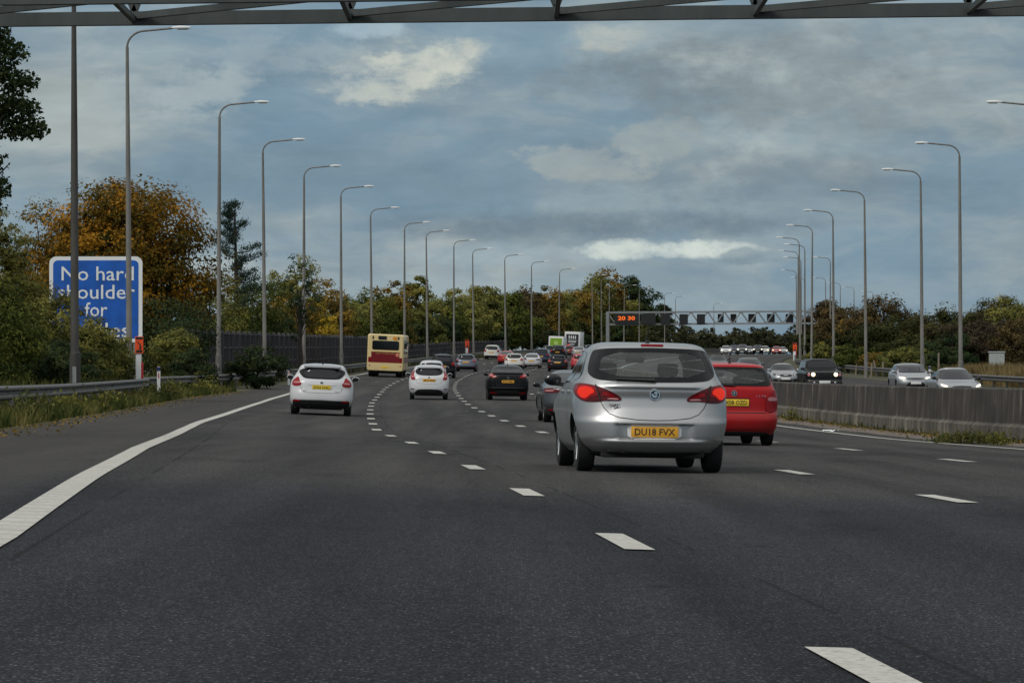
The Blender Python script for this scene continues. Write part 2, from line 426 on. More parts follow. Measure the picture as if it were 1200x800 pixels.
def open_windows(me, sh, wins):
    bm = bmesh.new(); bm.from_mesh(me); kill = []
    for f in bm.faces:
        c = f.calc_center_median(); n = f.normal; y = c.y + sh.L/2
        for dom, poly in wins:
            if dom == 'rear' and y < 1.0 and inside(poly, c.x, c.z): kill.append(f); break
            if dom == 'front' and n.y > .15 and y > sh.L*.4 and inside(poly, c.x, c.z): kill.append(f); break
            if dom == 'side' and abs(n.x) > .4 and inside(poly, y, c.z): kill.append(f); break
    bmesh.ops.delete(bm, geom=kill, context='FACES'); bm.to_mesh(me); bm.free()
def shrink(poly, d):
    cx = sum(p[0] for p in poly)/len(poly); cz = sum(p[1] for p in poly)/len(poly)
    wx = max(abs(p[0]-cx) for p in poly); wz = max(abs(p[1]-cz) for p in poly)
    return [(cx+(p[0]-cx)*(1-d/wx), cz+(p[1]-cz)*(1-d/wz)) for p in poly]

def make_car(name, S, K, body_mat, see=False):
    """K: the car's features. Returns the Empty at the ground under its middle."""
    sh = S; root = empty(name)
    r, tw = K.get('wheel', (.31, .2)); ax = K['axles']; w = float(sh.W(.45))
    mats = [body_mat, M['under']]
    me = cut_arches(sh.body(np.unique(np.concatenate([np.linspace(sh.z0, sh.H, 110), sh.H-np.geomspace(.003, .12, 8)])), (46,22,40)) if see else sh.body(), sh, ax, r, w, mats)
    wins = []
    if see:
        wins = [('rear', shrink(chaikin(sym(K['rear_win']), 2), .02)), ('front', shrink(chaikin(sym(K['screen']), 2), .02))]
        open_windows(me, sh, wins)
    body = link('body', me, (), root, smooth=38)
    gl = M['glass'] if see else M['glass_dark']
    def P(nm, mb, mats, par=root, sm=40): return mb.build(nm, mats, par, smooth=sm)
    P('rear_window', sh.patch('rear', sym(K['rear_win']), .007, nz=14, nx=22, margin=K.get('frit', .045)), [gl, M['frit']])
    P('windscreen', sh.patch('front', sym(K['screen']), .006, nz=14, nx=22, margin=.04), [gl, M['frit']])
    for p in K['side_win']:
        for fl in (False, True): P('side_window', sh.patch('side', p, .003, nz=8, nx=10, rnd=1, flip=fl, margin=.018), [M['glass_dark'], M['frit']])
    for nm, dom, poly, mat, off in K.get('pairs', []):
        for fl in (False, True): P(nm, sh.patch(dom, poly, off, nz=10, nx=14, flip=fl), M[mat] if isinstance(mat, str) else mat)
    for nm, dom, half, mat, off in K.get('mids', []):
        P(nm, sh.patch(dom, sym(half), off, nz=10, nx=22, rnd=1), M[mat] if isinstance(mat, str) else mat)
    for dom, ln, both in K.get('lines', []):
        for fl in ((False, True) if both else (False,)):
            sh.strip(dom, ln, flip=fl).build('panel_gap', M['seam'], root)
    # wheels
    tm, rm = wheel_meshes(r, tw)
    for y in ax:
        for sg in (-1, 1):
            o = link('wheel', tm, (), root, (sg*(w - tw/2 - .035), y - sh.L/2, r)); o.rotation_euler = (0, 0, 0 if sg > 0 else math.pi)
            link('rim', rm, (), o)
    # floor pan and axle beam below the sills
    ub = MB(); ub.box((0, 0, .235), (w*1.35, sh.L*.9, .14), bev=.03)
    ub.tube([(-w+.25, ax[0]-sh.L/2, r*.85), (w-.25, ax[0]-sh.L/2, r*.85)], .05); ub.box((.12, ax[0]-sh.L/2-.35, .27), (.5, .22, .14), bev=.05)
    ub.tube([(-.35, ax[0]-sh.L/2-.3, .25), (-.35, -sh.L/2+.1, .25)], .03)
    ub.build('underbody', M['under'], root, smooth=40)
    # door mirrors
    my, mz = K['mirror']; mw = float(sh.W(mz))
    for sg in (-1, 1):
        mb = MB(); mb.ell((sg*(mw+.10), my-sh.L/2, mz+.055), (.105, .062, .072)); mb.bar((sg*(mw-.06), my-sh.L/2, mz-.01), (sg*(mw+.08), my-sh.L/2, mz+.01), .07, .05)
        mir = mb.build('door_mirror', K.get('mirror_mat') or body_mat, root, smooth=50)
        g = MB(); g.ell((sg*(mw+.10), my-sh.L/2-.046, mz+.055), (.092, .03, .061), 8); g.build('mirror_glass', M['glass_dark'], mir)
    # number plates
    for dom, z, txt, mat in K.get('plates', []):
        p = sh.on(dom, .0, z); sg = -1 if dom == 'rear' else 1; dy = K.get('plate_dy', .012)
        mb = MB(); mb.box((0, p.y + sg*dy, z), (.53, .014, .118), bev=.004); pl = mb.build('number_plate', M[mat], root, smooth=40)
        if txt: text_obj('plate_lettering', txt, .45, .076, M['ink'], pl, (0, p.y + sg*(dy+.009), z), rot=(math.pi/2, 0, 0 if dom == 'rear' else math.pi), depth=.003, bold=.006)
    if see:
        it = MB()
        for sx in (-.36, .36):
            it.box((sx, .05, .76), (.46, .18, .66), bev=.085); it.box((sx, .0, 1.165), (.25, .12, .16), bev=.058); it.box((sx, .25, .5), (.46, .5, .16), bev=.05)
            it.tube([(sx-.06, .02, 1.05), (sx-.06, 0, 1.15)], .012); it.tube([(sx+.06, .02, 1.05), (sx+.06, 0, 1.15)], .012)
        it.box((0, -.95, .72), (1.2, .16, .5), bev=.06)
        it.box((0, sh.L/2-1.45, .86), (1.3, .5, .2), bev=.06)
        it.tube([(.36+.17*math.cos(a), sh.L/2-1.75-.05*math.sin(a), .95+.15*math.sin(a)) for a in [i*math.pi/8 for i in range(17)]], .014)
        it.box((0, sh.L/2-1.72, 1.28), (.22, .03, .07), bev=.02)
        it.build('seats_and_dashboard', M['seat'], root, smooth=40)
    for fn in K.get('extra', []): fn(root, sh, body_mat)
    return root

def aerial(y, z):
    def f(root, sh, bm):
        mb = MB(); mb.box((0, y-sh.L/2, z), (.05, .12, .03), bev=.012); mb.tube([(0, y-sh.L/2, z), (0, y-sh.L/2-.1, z+.17)], [.008, .004], 6); mb.build('aerial', M['black'], root, smooth=40)
    return f
def wiper(x0, x1, z, up=.01):
    def f(root, sh, bm):
        a = sh.on('rear', x0, z); b = sh.on('rear', x1, z+up); mb = MB()
        o = Vector((0, -.03, 0)); mb.tube([a+o, (a*.5+b*.5)+o*1.3, b+o], [.016,.012,.007], 6); mb.tube([a, a+o*1.2], .022, 8)
        mb.build('rear_wiper', M['black'], root, smooth=40)
    return f
def badge(z, r, kind='ring'):
    def f(root, sh, bm):
        p = sh.on('rear', 0, z); n = 24; mb = MB()
        def ring(r0, r1, y0, y1):
            vs = []; fs = []
            for k in range(n):
                c, s_ = math.cos(2*math.pi*k/n), math.sin(2*math.pi*k/n)
                vs += [(c*r0, y0, s_*r0), (c*r1, y1, s_*r1)]
            for k in range(n):
                j = (k+1) % n; fs.append((2*k, 2*k+1, 2*j+1, 2*j))
            mb.add(vs, [q[::-1] for q in fs])
        ring(r, r, .0, -.016); ring(r, r*.82, -.016, -.016); ring(r*.82, r*.82, -.016, -.008)
        if kind == 'griffin':
            mb.prism([(-.045,.012),(-.02,-.03),(.01,-.035),(.035,-.01),(.02,.0),(-.005,-.008),(-.018,.012)], -.014, 0)
            mb.prism([(-.008,.03),(-.005,.008),(.012,.012),(.02,-.002),(.036,.02),(.02,.04)], -.014, 0)
        elif kind == 'arrow':
            mb.prism([(-.012,-.022),(.012,-.022),(.012,.0),(.028,.0),(0,.03),(-.028,.0),(-.012,.0)], -.014, 0)
        else:
            mb.prism([(-r*.6,-.008),(r*.6,-.008),(r*.6,.008),(-r*.6,.008)], -.014, 0)
        for v in range(len(mb.v)): x, y, zz = mb.v[v]; mb.v[v] = (x, y+p.y-.002, zz+z)
        e = mb.build('emblem', M['chrome'], root, smooth=40)
        b = MB(); b.prism([(r*.83*math.cos(2*math.pi*k/n), z+r*.83*math.sin(2*math.pi*k/n)) for k in range(n)], p.y-.006, p.y+.01); b.build('emblem_field', M['black'], e)
    return f
def script(txt, x, z, w, h, mat='chrome', dom='rear'):
    def f(root, sh, bm):
        p = sh.on(dom, x, z); text_obj('badge_lettering', txt, w, h, M[mat], root, (x, p.y-.01, z), depth=.008, rot=(math.pi/2, 0, 0))
    return f
def brake_bar(z, w, h, mat, dy=-.02):
    def f(root, sh, bm):
        p = sh.on('rear', 0, z); mb = MB(); mb.box((0, p.y+dy, z), (w, .05, h), bev=.012); mb.build('high_brake_light', M[mat], root, smooth=40)
    return f
def handles(ys, z):
    def f(root, sh, bm):
        for y in ys:
            for sg in (-1, 1):
                p = sh.on('side', y, z); mb = MB(); mb.box((sg*(p.x+.015), p.y, z), (.035, .2, .035), bev=.012); mb.build('door_handle', bm, root, smooth=50)
    return f
def roof_rails(y0, y1, x, z):
    def f(root, sh, bm):
        for sg in (-1, 1):
            mb = MB(); mb.tube([(sg*x, y0-sh.L/2, z-.05), (sg*x, y0+.1-sh.L/2, z), (sg*x, y1-.1-sh.L/2, z), (sg*x, y1-sh.L/2, z-.05)], .018, 6); mb.build('roof_rail', M['black'], root, smooth=40)
    return f
def spoiler(z, w, dy=.1, mat=None):
    def f(root, sh, bm):
        p = sh.on('rear', 0, z); mb = MB()
        pr = [(-w,z-.015),(-w*.9,z-.03),(w*.9,z-.03),(w,z-.015),(w*.97,z+.012),(w*.6,z+.028),(-w*.6,z+.028),(-w*.97,z+.012)]
        mb.prism(pr, p.y-dy, p.y+.25); mb.build('roof_spoiler', mat or bm, root, smooth=35)
    return f

# ------------------------------------------------------------------ the kinds of car
def hatch_front(L, dz=0.0):
    return [(.18,L-.18),(.3,L-.04),(.45,L),(.6,L-.03),(.70+dz,L-.12),(.78+dz,L-.30),(.86+dz,L-.62),(.93+dz,L-.92),(.97+dz,L-1.06),(1.05+dz,L-1.22),(1.2+dz,L-1.52),(1.35+dz,L-1.86)]

def corsa_disp(x, z):
    ax = np.abs(x)
    sm = lambda e0, e1, v: (lambda t: t*t*(3-2*t))(np.clip((v-e0)/(e1-e0), 0, 1))
    rec = .05*(1-sm(.34, .46, ax))*sm(.365, .385, z)*(1-sm(.53, .555, z))          # plate recess
    ledge = -.03*(1-sm(.50, .74, ax))*(1-sm(.34, .385, z))*sm(.18, .24, z)         # lower lip of the bumper
    crease = -.02*(1-sm(.44, .6, ax))*sm(.93, .96, z)*(1-sm(.985, 1.01, z))        # lip of the tailgate under the window
    hollow = .022*(1-sm(.44, .6, ax))*sm(.60, .74, z)*(1-sm(.82, .93, z))
    return rec + ledge + crease + hollow

CORSA = Shell(4.02, 1.48, [(.2,.72),(.3,.81),(.42,.855),(.6,.875),(.75,.878),(.9,.862),(1.0,.825),(1.1,.775),(1.22,.735),(1.33,.685),(1.40,.645),(1.44,.59),(1.465,.50),(1.48,.30)],
    [(.2,.16),(.3,.05),(.4,.0),(.55,.005),(.63,.04),(.8,.085),(.95,.11),(1.03,.15),(1.2,.25),(1.34,.335),(1.40,.375),(1.44,.55),(1.465,.95),(1.48,1.7)],
    hatch_front(4.02) + [(1.42,1.9),(1.46,1.8),(1.48,1.78)], nr=2.5, lr=.62, disp=corsa_disp)
CORSA_K = dict(wheel=(.308,.2), axles=(.72, 3.23), mirror=(2.75, .98), mirror_mat=M['black'],
    rear_win=[(.0,1.012),(.45,1.018),(.64,1.035),(.715,1.09),(.708,1.18),(.665,1.32),(.62,1.385),(.0,1.395)], frit=.052,
    screen=[(.0,1.0),(.62,1.0),(.66,1.06),(.57,1.33),(.5,1.40),(.0,1.405)],
    side_win=[[(.62,1.06),(.9,1.03),(1.42,1.01),(1.42,1.36),(1.0,1.35),(.75,1.22)], [(1.46,1.01),(2.35,.99),(2.62,1.0),(2.3,1.22),(2.02,1.37),(1.46,1.37)]],
    pairs=[('tail_light','rear',[(.855,.86),(.80,.80),(.74,.782),(.62,.785),(.55,.80),(.36,.797),(.372,.845),(.50,.915),(.64,.965),(.78,.99),(.835,.985),(.86,.93)],'smoke_lens',.012),
           ('brake_surround','rear',[(.845,.87),(.78,.805),(.73,.80),(.70,.84),(.60,.86),(.62,.94),(.70,.965),(.79,.975),(.84,.95)],'red_lens',.017), ('brake_lamp','rear',[(.825,.885),(.785,.825),(.74,.822),(.70,.865),(.655,.885),(.665,.925),(.72,.95),(.80,.945)],'lit_red',.023), ('lens_divider','rear',[(.585,.80),(.602,.80),(.65,.975),(.632,.972)],'seam',.024),
           ('indicator_lens','rear',[(.42,.845),(.55,.905),(.585,.86),(.54,.85),(.47,.838)],'red_lens',.02),
           ('reversing_lens','rear',[(.385,.806),(.54,.812),(.50,.832),(.41,.828)],'pink_lens',.02),
           ('fog_lens','rear',[(.60,.80),(.70,.80),(.69,.842),(.60,.85)],'smoke_lens',.018),
           ('headlight','front',[(.5,.66),(.78,.7),(.82,.82),(.6,.76)],'head_off',.01)],
    mids=[('rear_valance','rear',[(.0,.195),(.62,.2),(.70,.225),(.64,.245),(.0,.235)],'black',.012), ('plate_surround','rear',[(.0,.375),(.30,.375),(.305,.54),(.0,.545)],'white_plastic',.004),
          ('grille','front',[(.0,.4),(.4,.4),(.45,.62),(.0,.64)],'black',.008)],
    lines=[('rear',[(.60,.795),(.56,.72),(.50,.655),(.40,.615),(.2,.59),(.0,.585)],True),
           ('side',[(.95,.36),(1.1,.5),(1.40,.68),(1.44,1.0)],True), ('side',[(2.5,.3),(2.55,.7),(2.5,1.0)],True), ('side',[(1.44,.3),(1.44,1.0)],True)],
    plates=[('rear',.458,'DU18 FVX','plate_y')], plate_dy=.014,
    extra=[aerial(.95,1.478), wiper(-.0,-.43,1.035,.012), badge(.872,.058,'griffin'), brake_bar(1.425,.255,.034,'red_lens',-.012), handles((1.2,2.05), .90), script('CORSA',-.44,.755,.13,.022,'ink'), script('SRI',-.42,.728,.075,.02,'ink')])

FOCUS = Shell(4.36, 1.48, [(.2,.78),(.32,.87),(.5,.905),(.75,.91),(.92,.89),(1.03,.84),(1.15,.765),(1.28,.69),(1.37,.65),(1.42,.60),(1.455,.49),(1.48,.25)],
    [(.2,.16),(.32,.04),(.45,.0),(.58,.02),(.75,.08),(.95,.13),(1.05,.2),(1.2,.32),(1.34,.39),(1.38,.415),(1.41,.45),(1.44,.7),(1.48,1.7)],
    hatch_front(4.36) + [(1.42,2.2),(1.46,2.1),(1.48,2.0)], nr=2.7, lr=.55)
FOCUS_K = dict(wheel=(.32,.21), axles=(.80, 3.45), mirror=(2.95,1.0),
    rear_win=[(.0,1.03),(.46,1.035),(.56,1.08),(.66,1.2),(.65,1.27),(.5,1.335),(.0,1.35)],
    screen=[(.0,1.0),(.66,1.0),(.70,1.05),(.6,1.33),(.52,1.40),(.0,1.41)],
    side_win=[[(.75,1.08),(1.5,1.03),(1.5,1.38),(1.1,1.35)], [(1.55,1.03),(2.6,1.0),(2.85,1.01),(2.5,1.24),(2.25,1.38),(1.55,1.39)]],
    pairs=[('tail_light','rear',[(.63,.82),(.83,.82),(.845,.90),(.81,.99),(.68,1.09),(.655,1.06),(.63,.96),(.565,.89)],'red_lens',.012),
           ('reversing_lens','rear',[(.60,.90),(.80,.89),(.80,.935),(.64,.95)],'pink_lens',.018),
           ('rear_reflector','rear',[(.58,.385),(.78,.39),(.78,.435),(.60,.425)],'red_lens',.03),
           ('headlight','front',[(.5,.66),(.8,.7),(.86,.84),(.6,.76)],'head_off',.01)],
    mids=[('rear_bumper_insert','rear',[(.0,.2),(.70,.2),(.80,.26),(.81,.44),(.62,.425),(.0,.44)],'black',.012), ('tailgate_strip','rear',[(.0,.868),(.40,.872),(.42,.89),(.0,.892)],'chrome',.012),
          ('grille','front',[(.0,.3),(.5,.3),(.4,.52),(.0,.52)],'black',.008), ('upper_grille','front',[(.0,.64),(.45,.64),(.45,.68),(.0,.69)],'black',.008)],
    lines=[('rear',[(.6,.82),(.56,.68),(.45,.645),(.0,.635)],True), ('side',[(1.52,.3),(1.52,1.0)],True), ('side',[(2.7,.3),(2.75,1.0)],True)],
    plates=[('rear',.80,'EX63 DHC','plate_y2')], extra=[badge(.92,.045), aerial(1.0,1.46), spoiler(1.40,.54,.09), script('FOCUS',-.46,.70,.14,.025), script('TDCi',.42,.69,.09,.025)])

FIESTA = Shell(3.97, 1.48, [(.2,.72),(.32,.82),(.5,.85),(.75,.86),(.92,.84),(1.03,.79),(1.15,.72),(1.28,.65),(1.37,.605),(1.42,.55),(1.455,.44),(1.48,.22)],
    [(.2,.14),(.32,.04),(.45,.0),(.6,.02),(.78,.07),(.95,.12),(1.05,.2),(1.2,.32),(1.32,.38),(1.36,.40),(1.40,.43),(1.44,.7),(1.48,1.6)],
    hatch_front(3.97) + [(1.42,1.9),(1.46,1.8),(1.48,1.7)], nr=2.6, lr=.55)
FIESTA_K = dict(wheel=(.30,.2), axles=(.70, 3.19), mirror=(2.7,1.0),
    rear_win=[(.0,1.02),(.36,1.03),(.53,1.08),(.585,1.17),(.56,1.27),(.46,1.31),(.0,1.335)],
    screen=[(.0,1.0),(.60,1.0),(.64,1.05),(.55,1.33),(.46,1.40),(.0,1.41)],
    side_win=[[(.7,1.08),(1.35,1.03),(1.35,1.37),(1.0,1.33)], [(1.4,1.03),(2.4,1.0),(2.6,1.01),(2.25,1.24),(2.0,1.37),(1.4,1.38)]],
    pairs=[('tail_light','rear',[(.575,.845),(.74,.83),(.79,.98),(.76,1.07),(.62,1.25),(.60,1.22),(.655,1.06),(.60,.93)],'red_lens',.012),
           ('reversing_lens','rear',[(.63,.93),(.74,.95),(.72,1.0),(.66,1.0)],'pink_lens',.018),
           ('rear_reflector','rear',[(.62,.44),(.78,.445),(.78,.475),(.64,.47)],'smoke_lens',.02),
           ('headlight','front',[(.45,.66),(.76,.72),(.8,.88),(.55,.78)],'head_off',.01)],
    mids=[('rear_bumper_insert','rear',[(.0,.2),(.66,.2),(.58,.34),(.46,.44),(.0,.45)],'black',.012), ('tailgate_strip','rear',[(.0,.885),(.36,.885),(.38,.90),(.0,.905)],'chrome',.012),
          ('grille','front',[(.0,.3),(.5,.3),(.4,.55),(.0,.55)],'black',.008)],
    lines=[('rear',[(.58,.84),(.5,.70),(.0,.66)],True), ('side',[(1.37,.3),(1.37,1.0)],True)],
    plates=[('rear',.822,'AK12 RXN','plate_y')], extra=[badge(.925,.045), spoiler(1.372,.52,.06)])

FABIA = Shell(3.99, 1.50, [(.2,.74),(.32,.80),(.5,.82),(.8,.822),(.95,.80),(1.05,.765),(1.2,.71),(1.33,.655),(1.40,.61),(1.44,.56),(1.475,.45),(1.50,.25)],
    [(.2,.12),(.32,.03),(.45,.0),(.55,.03),(.62,.085),(.8,.10),(.98,.12),(1.1,.18),(1.3,.28),(1.40,.32),(1.44,.36),(1.47,.8),(1.50,1.6)],
    hatch_front(3.99) + [(1.42,1.95),(1.47,1.85),(1.50,1.75)], nr=3.2, lr=.42)
FABIA_K = dict(wheel=(.305,.19), axles=(.72, 3.18), mirror=(2.7,1.0),
    rear_win=[(.0,1.06),(.62,1.06),(.70,1.09),(.64,1.36),(.58,1.395),(.0,1.40)],
    screen=[(.0,1.0),(.60,1.0),(.64,1.05),(.56,1.36),(.5,1.42),(.0,1.425)],
    side_win=[[(.55,1.08),(1.35,1.04),(1.35,1.40),(.75,1.38)], [(1.4,1.04),(2.4,1.02),(2.62,1.03),(2.3,1.24),(2.05,1.40),(1.4,1.40)]],
    pairs=[('tail_light','rear',[(.56,.60),(.79,.61),(.805,.80),(.785,.97),(.72,1.0),(.66,.92),(.57,.84)],'red_lens',.014),
           ('reversing_lens','rear',[(.60,.80),(.775,.80),(.775,.865),(.62,.87)],'pink_lens',.02),
           ('headlight','front',[(.5,.66),(.74,.7),(.78,.86),(.52,.8)],'head_off',.01)],
    mids=[('plate_recess_line','rear',[(.0,.835),(.30,.835),(.30,.85),(.0,.85)],'seam',.004), ('rear_valance','rear',[(.0,.2),(.6,.2),(.66,.24),(.0,.25)],'black',.012),
          ('grille','front',[(.0,.6),(.4,.6),(.42,.78),(.0,.8)],'black',.008), ('sill_shadow','rear',[(.0,.575),(.79,.575),(.79,.592),(.0,.592)],'seam',.002)],  # thin dark line across the rear along the top of the bumper
    lines=[('rear',[(.57,.61),(.57,.84)],True), ('side',[(1.37,.3),(1.37,1.0)],True)],
    plates=[('rear',.765,'MX08 OZD','plate_y2')], extra=[badge(.93,.05,'arrow'), wiper(.0,-.4,1.075,.01), aerial(.75,1.49), script('1.2 TSI',.49,.885,.17,.03)])

SALOON = Shell(4.62, 1.44, [(.2,.76),(.32,.85),(.5,.885),(.75,.89),(.9,.87),(1.0,.80),(1.1,.735),(1.22,.665),(1.32,.59),(1.38,.52),(1.42,.38),(1.44,.2)],
    [(.2,.18),(.32,.05),(.5,.0),(.75,.03),(.92,.06),(.955,.10),(.985,.30),(1.02,.55),(1.12,.86),(1.25,1.2),(1.34,1.5),(1.39,1.8),(1.42,2.1),(1.44,2.3)],
    [(.18,4.44),(.3,4.58),(.45,4.62),(.6,4.59),(.70,4.5),(.77,4.3),(.84,3.9),(.90,3.5),(.93,3.35),(1.0,3.2),(1.15,2.92),(1.3,2.62),(1.38,2.42),(1.42,2.4),(1.44,2.38)], nr=2.6, lr=.6)
SALOON_K = dict(wheel=(.33,.22), axles=(.95, 3.68), mirror=(3.05,.96), mirror_mat=M['black'],
    rear_win=[(.0,1.02),(.55,1.02),(.62,1.05),(.55,1.25),(.48,1.345),(.0,1.355)],
    screen=[(.0,.96),(.66,.96),(.70,1.0),(.57,1.28),(.5,1.355),(.0,1.365)],
    side_win=[[(1.25,1.0),(2.0,.985),(2.0,1.32),(1.75,1.30),(1.45,1.15)], [(2.05,.985),(2.9,.97),(3.1,.975),(2.8,1.18),(2.6,1.32),(2.05,1.33)]],
    pairs=[('tail_light','rear',[(.42,.82),(.80,.80),(.86,.84),(.865,.90),(.84,.93),(.60,.925),(.42,.88)],'smoke_lens',.012),
           ('tail_lens','rear',[(.60,.85),(.82,.84),(.84,.88),(.60,.89)],'pink_lens',.018),
           ('headlight','front',[(.5,.62),(.78,.66),(.84,.78),(.6,.72)],'head_off',.01), ('rear_reflector','rear',[(.5,.32),(.75,.33),(.75,.36),(.5,.36)],'red_lens',.015)],
    mids=[('rear_valance','rear',[(.0,.2),(.62,.2),(.72,.3),(.0,.32)],'black',.012), ('grille','front',[(.0,.52),(.38,.52),(.42,.68),(.0,.70)],'black',.008), ('lower_grille','front',[(.0,.26),(.7,.26),(.6,.4),(.0,.4)],'black',.008)],
    lines=[('side',[(2.02,.3),(2.02,.97)],True), ('side',[(3.0,.3),(3.0,.97)],True)],
    plates=[('rear',.70,'RE17 LDV','plate_y')], extra=[badge(.87,.045)])

CROSS_ = Shell(4.30, 1.54, [(.2,.78),(.32,.87),(.5,.90),(.8,.90),(.95,.87),(1.05,.80),(1.18,.74),(1.32,.67),(1.42,.59),(1.48,.48),(1.52,.32),(1.54,.18)],
    [(.2,.18),(.32,.05),(.5,.0),(.75,.02),(.95,.05),(1.08,.10),(1.13,.22),(1.2,.4),(1.32,.68),(1.42,.85),(1.46,.95),(1.50,1.3),(1.54,1.9)],
    hatch_front(4.30, .08) + [(1.47,2.15),(1.51,2.1),(1.54,2.0)], nr=2.8, lr=.5)
CROSS_K = dict(wheel=(.345,.23), axles=(.85, 3.48), mirror=(2.9,1.04),
    rear_win=[(.0,1.18),(.6,1.18),(.66,1.22),(.60,1.38),(.54,1.435),(.0,1.445)],
    screen=[(.0,1.07),(.64,1.07),(.68,1.12),(.58,1.38),(.5,1.45),(.0,1.46)],
    side_win=[[(1.0,1.12),(1.6,1.08),(1.6,1.42),(1.3,1.38)], [(1.65,1.08),(2.6,1.06),(2.82,1.07),(2.5,1.28),(2.25,1.43),(1.65,1.43)]],
    pairs=[('tail_light','rear',[(.46,.97),(.60,.95),(.79,.99),(.83,1.06),(.79,1.12),(.68,1.13),(.56,1.06)],'red_lens',.03),
           ('tail_lens','rear',[(.60,1.0),(.76,1.03),(.76,1.08),(.64,1.08)],'pink_lens',.036),
           ('rear_reflector','rear',[(.42,.27),(.76,.30),(.76,.355),(.5,.33)],'red_lens',.016), ('headlight','front',[(.5,.74),(.8,.78),(.86,.92),(.6,.84)],'head_off',.01)],
    mids=[('bumper_crease','rear',[(.0,.52),(.74,.52),(.80,.56),(.0,.57)],'black',.02), ('rear_valance','rear',[(.0,.2),(.7,.2),(.76,.27),(.5,.40),(.0,.41)],'black',.012), ('tail_spoiler','rear',[(.0,1.135),(.66,1.125),(.66,1.155),(.0,1.165)],'black',.05),
          ('grille','front',[(.0,.5),(.5,.5),(.5,.7),(.0,.72)],'black',.008)],
    lines=[('side',[(1.62,.3),(1.62,1.05)],True), ('rear',[(.52,.95),(.5,.66),(.0,.64)],True)],
    plates=[('rear',.80,'BT15 WMO','plate_y')], extra=[badge(.97,.05), aerial(1.3,1.52)])

SUV = Shell(4.55, 1.68, [(.22,.80),(.34,.88),(.5,.91),(.85,.915),(1.0,.89),(1.1,.85),(1.3,.77),(1.45,.71),(1.56,.65),(1.62,.56),(1.66,.40),(1.68,.22)],
    [(.22,.14),(.34,.03),(.5,.0),(.7,.05),(1.0,.08),(1.15,.13),(1.35,.25),(1.52,.36),(1.57,.33),(1.60,.42),(1.64,.8),(1.68,1.7)],
    [(.2,4.37),(.32,4.51),(.5,4.55),(.7,4.52),(.85,4.45),(.93,4.25),(1.0,3.9),(1.05,3.6),(1.09,3.48),(1.2,3.25),(1.4,2.9),(1.55,2.6),(1.62,2.45),(1.66,2.4),(1.68,2.3)], nr=3.0, lr=.5, z0=.22)
SUV_K = dict(wheel=(.35,.23), axles=(.88, 3.58), mirror=(3.15,1.12),
    rear_win=[(.0,1.12),(.60,1.12),(.70,1.16),(.66,1.40),(.6,1.50),(.0,1.515)],
    screen=[(.0,1.12),(.68,1.12),(.72,1.18),(.64,1.5),(.56,1.58),(.0,1.59)],
    side_win=[[(.6,1.2),(1.7,1.14),(1.7,1.54),(.85,1.5)], [(1.75,1.14),(2.8,1.12),(3.08,1.13),(2.72,1.38),(2.5,1.55),(1.75,1.56)]],
    pairs=[('tail_light','rear',[(.60,.92),(.80,.88),(.88,.93),(.88,1.05),(.80,1.16),(.66,1.08)],'red_lens',.014),
           ('headlight','front',[(.5,.78),(.8,.8),(.86,.95),(.56,.9)],'head_off',.012)],
    mids=[('rear_valance','rear',[(.0,.22),(.74,.22),(.80,.3),(.78,.44),(.0,.45)],'black',.012), ('grille','front',[(.0,.62),(.42,.62),(.46,.86),(.0,.88)],'black',.008)],
    lines=[('rear',[(.62,.9),(.6,.62),(.0,.6)],True), ('side',[(1.72,.35),(1.72,1.1)],True)],
    plates=[('rear',.82,'','plate_y')], extra=[roof_rails(.8,2.7,.62,1.69)])

TT = Shell(4.04, 1.35, [(.18,.76),(.3,.85),(.5,.88),(.7,.875),(.82,.84),(.9,.77),(1.0,.70),(1.12,.63),(1.22,.55),(1.29,.45),(1.33,.32),(1.35,.15)],
    [(.18,.12),(.35,.0),(.6,.04),(.8,.16),(.9,.35),(1.0,.7),(1.15,1.1),(1.25,1.4),(1.31,1.65),(1.35,1.9)],
    [(.18,3.9),(.3,4.0),(.45,4.04),(.6,4.0),(.68,3.9),(.75,3.7),(.82,3.35),(.88,3.0),(.92,2.85),(1.02,2.65),(1.15,2.4),(1.26,2.15),(1.31,2.05),(1.35,2.0)], nr=2.4, nf=2.4, lr=.7, lf=.8, z0=.18)
TT_K = dict(wheel=(.315,.22), axles=(.82,3.24), mirror=(2.55,.9),
    rear_win=[(.0,.95),(.5,.95),(.55,1.0),(.42,1.22),(.0,1.24)], screen=[(.0,.94),(.62,.94),(.66,.98),(.54,1.2),(.46,1.265),(.0,1.275)],
    side_win=[[(1.0,.97),(2.3,.93),(2.6,.935),(2.3,1.12),(2.1,1.24),(1.5,1.24)]],
    pairs=[('headlight','front',[(.42,.60),(.70,.64),(.74,.74),(.60,.76),(.42,.71)],'glass_dark',.01), ('headlight_lens','front',[(.48,.63),(.58,.64),(.58,.70),(.48,.69)],'head_off',.016),
           ('side_intake','front',[(.46,.30),(.72,.32),(.72,.44),(.46,.42)],'black',.008), ('tail_light','rear',[(.5,.65),(.75,.65),(.78,.76),(.55,.78)],'red_lens',.01)],
    mids=[('grille','front',[(.0,.57),(.34,.57),(.38,.70),(.0,.72)],'black',.008), ('lower_grille','front',[(.0,.26),(.36,.26),(.36,.36),(.0,.36)],'black',.008), ('emblem_bar','front',[(.0,.64),(.13,.64),(.13,.67),(.0,.67)],'chrome',.014)],
    plates=[('front',.455,'','plate_w')])

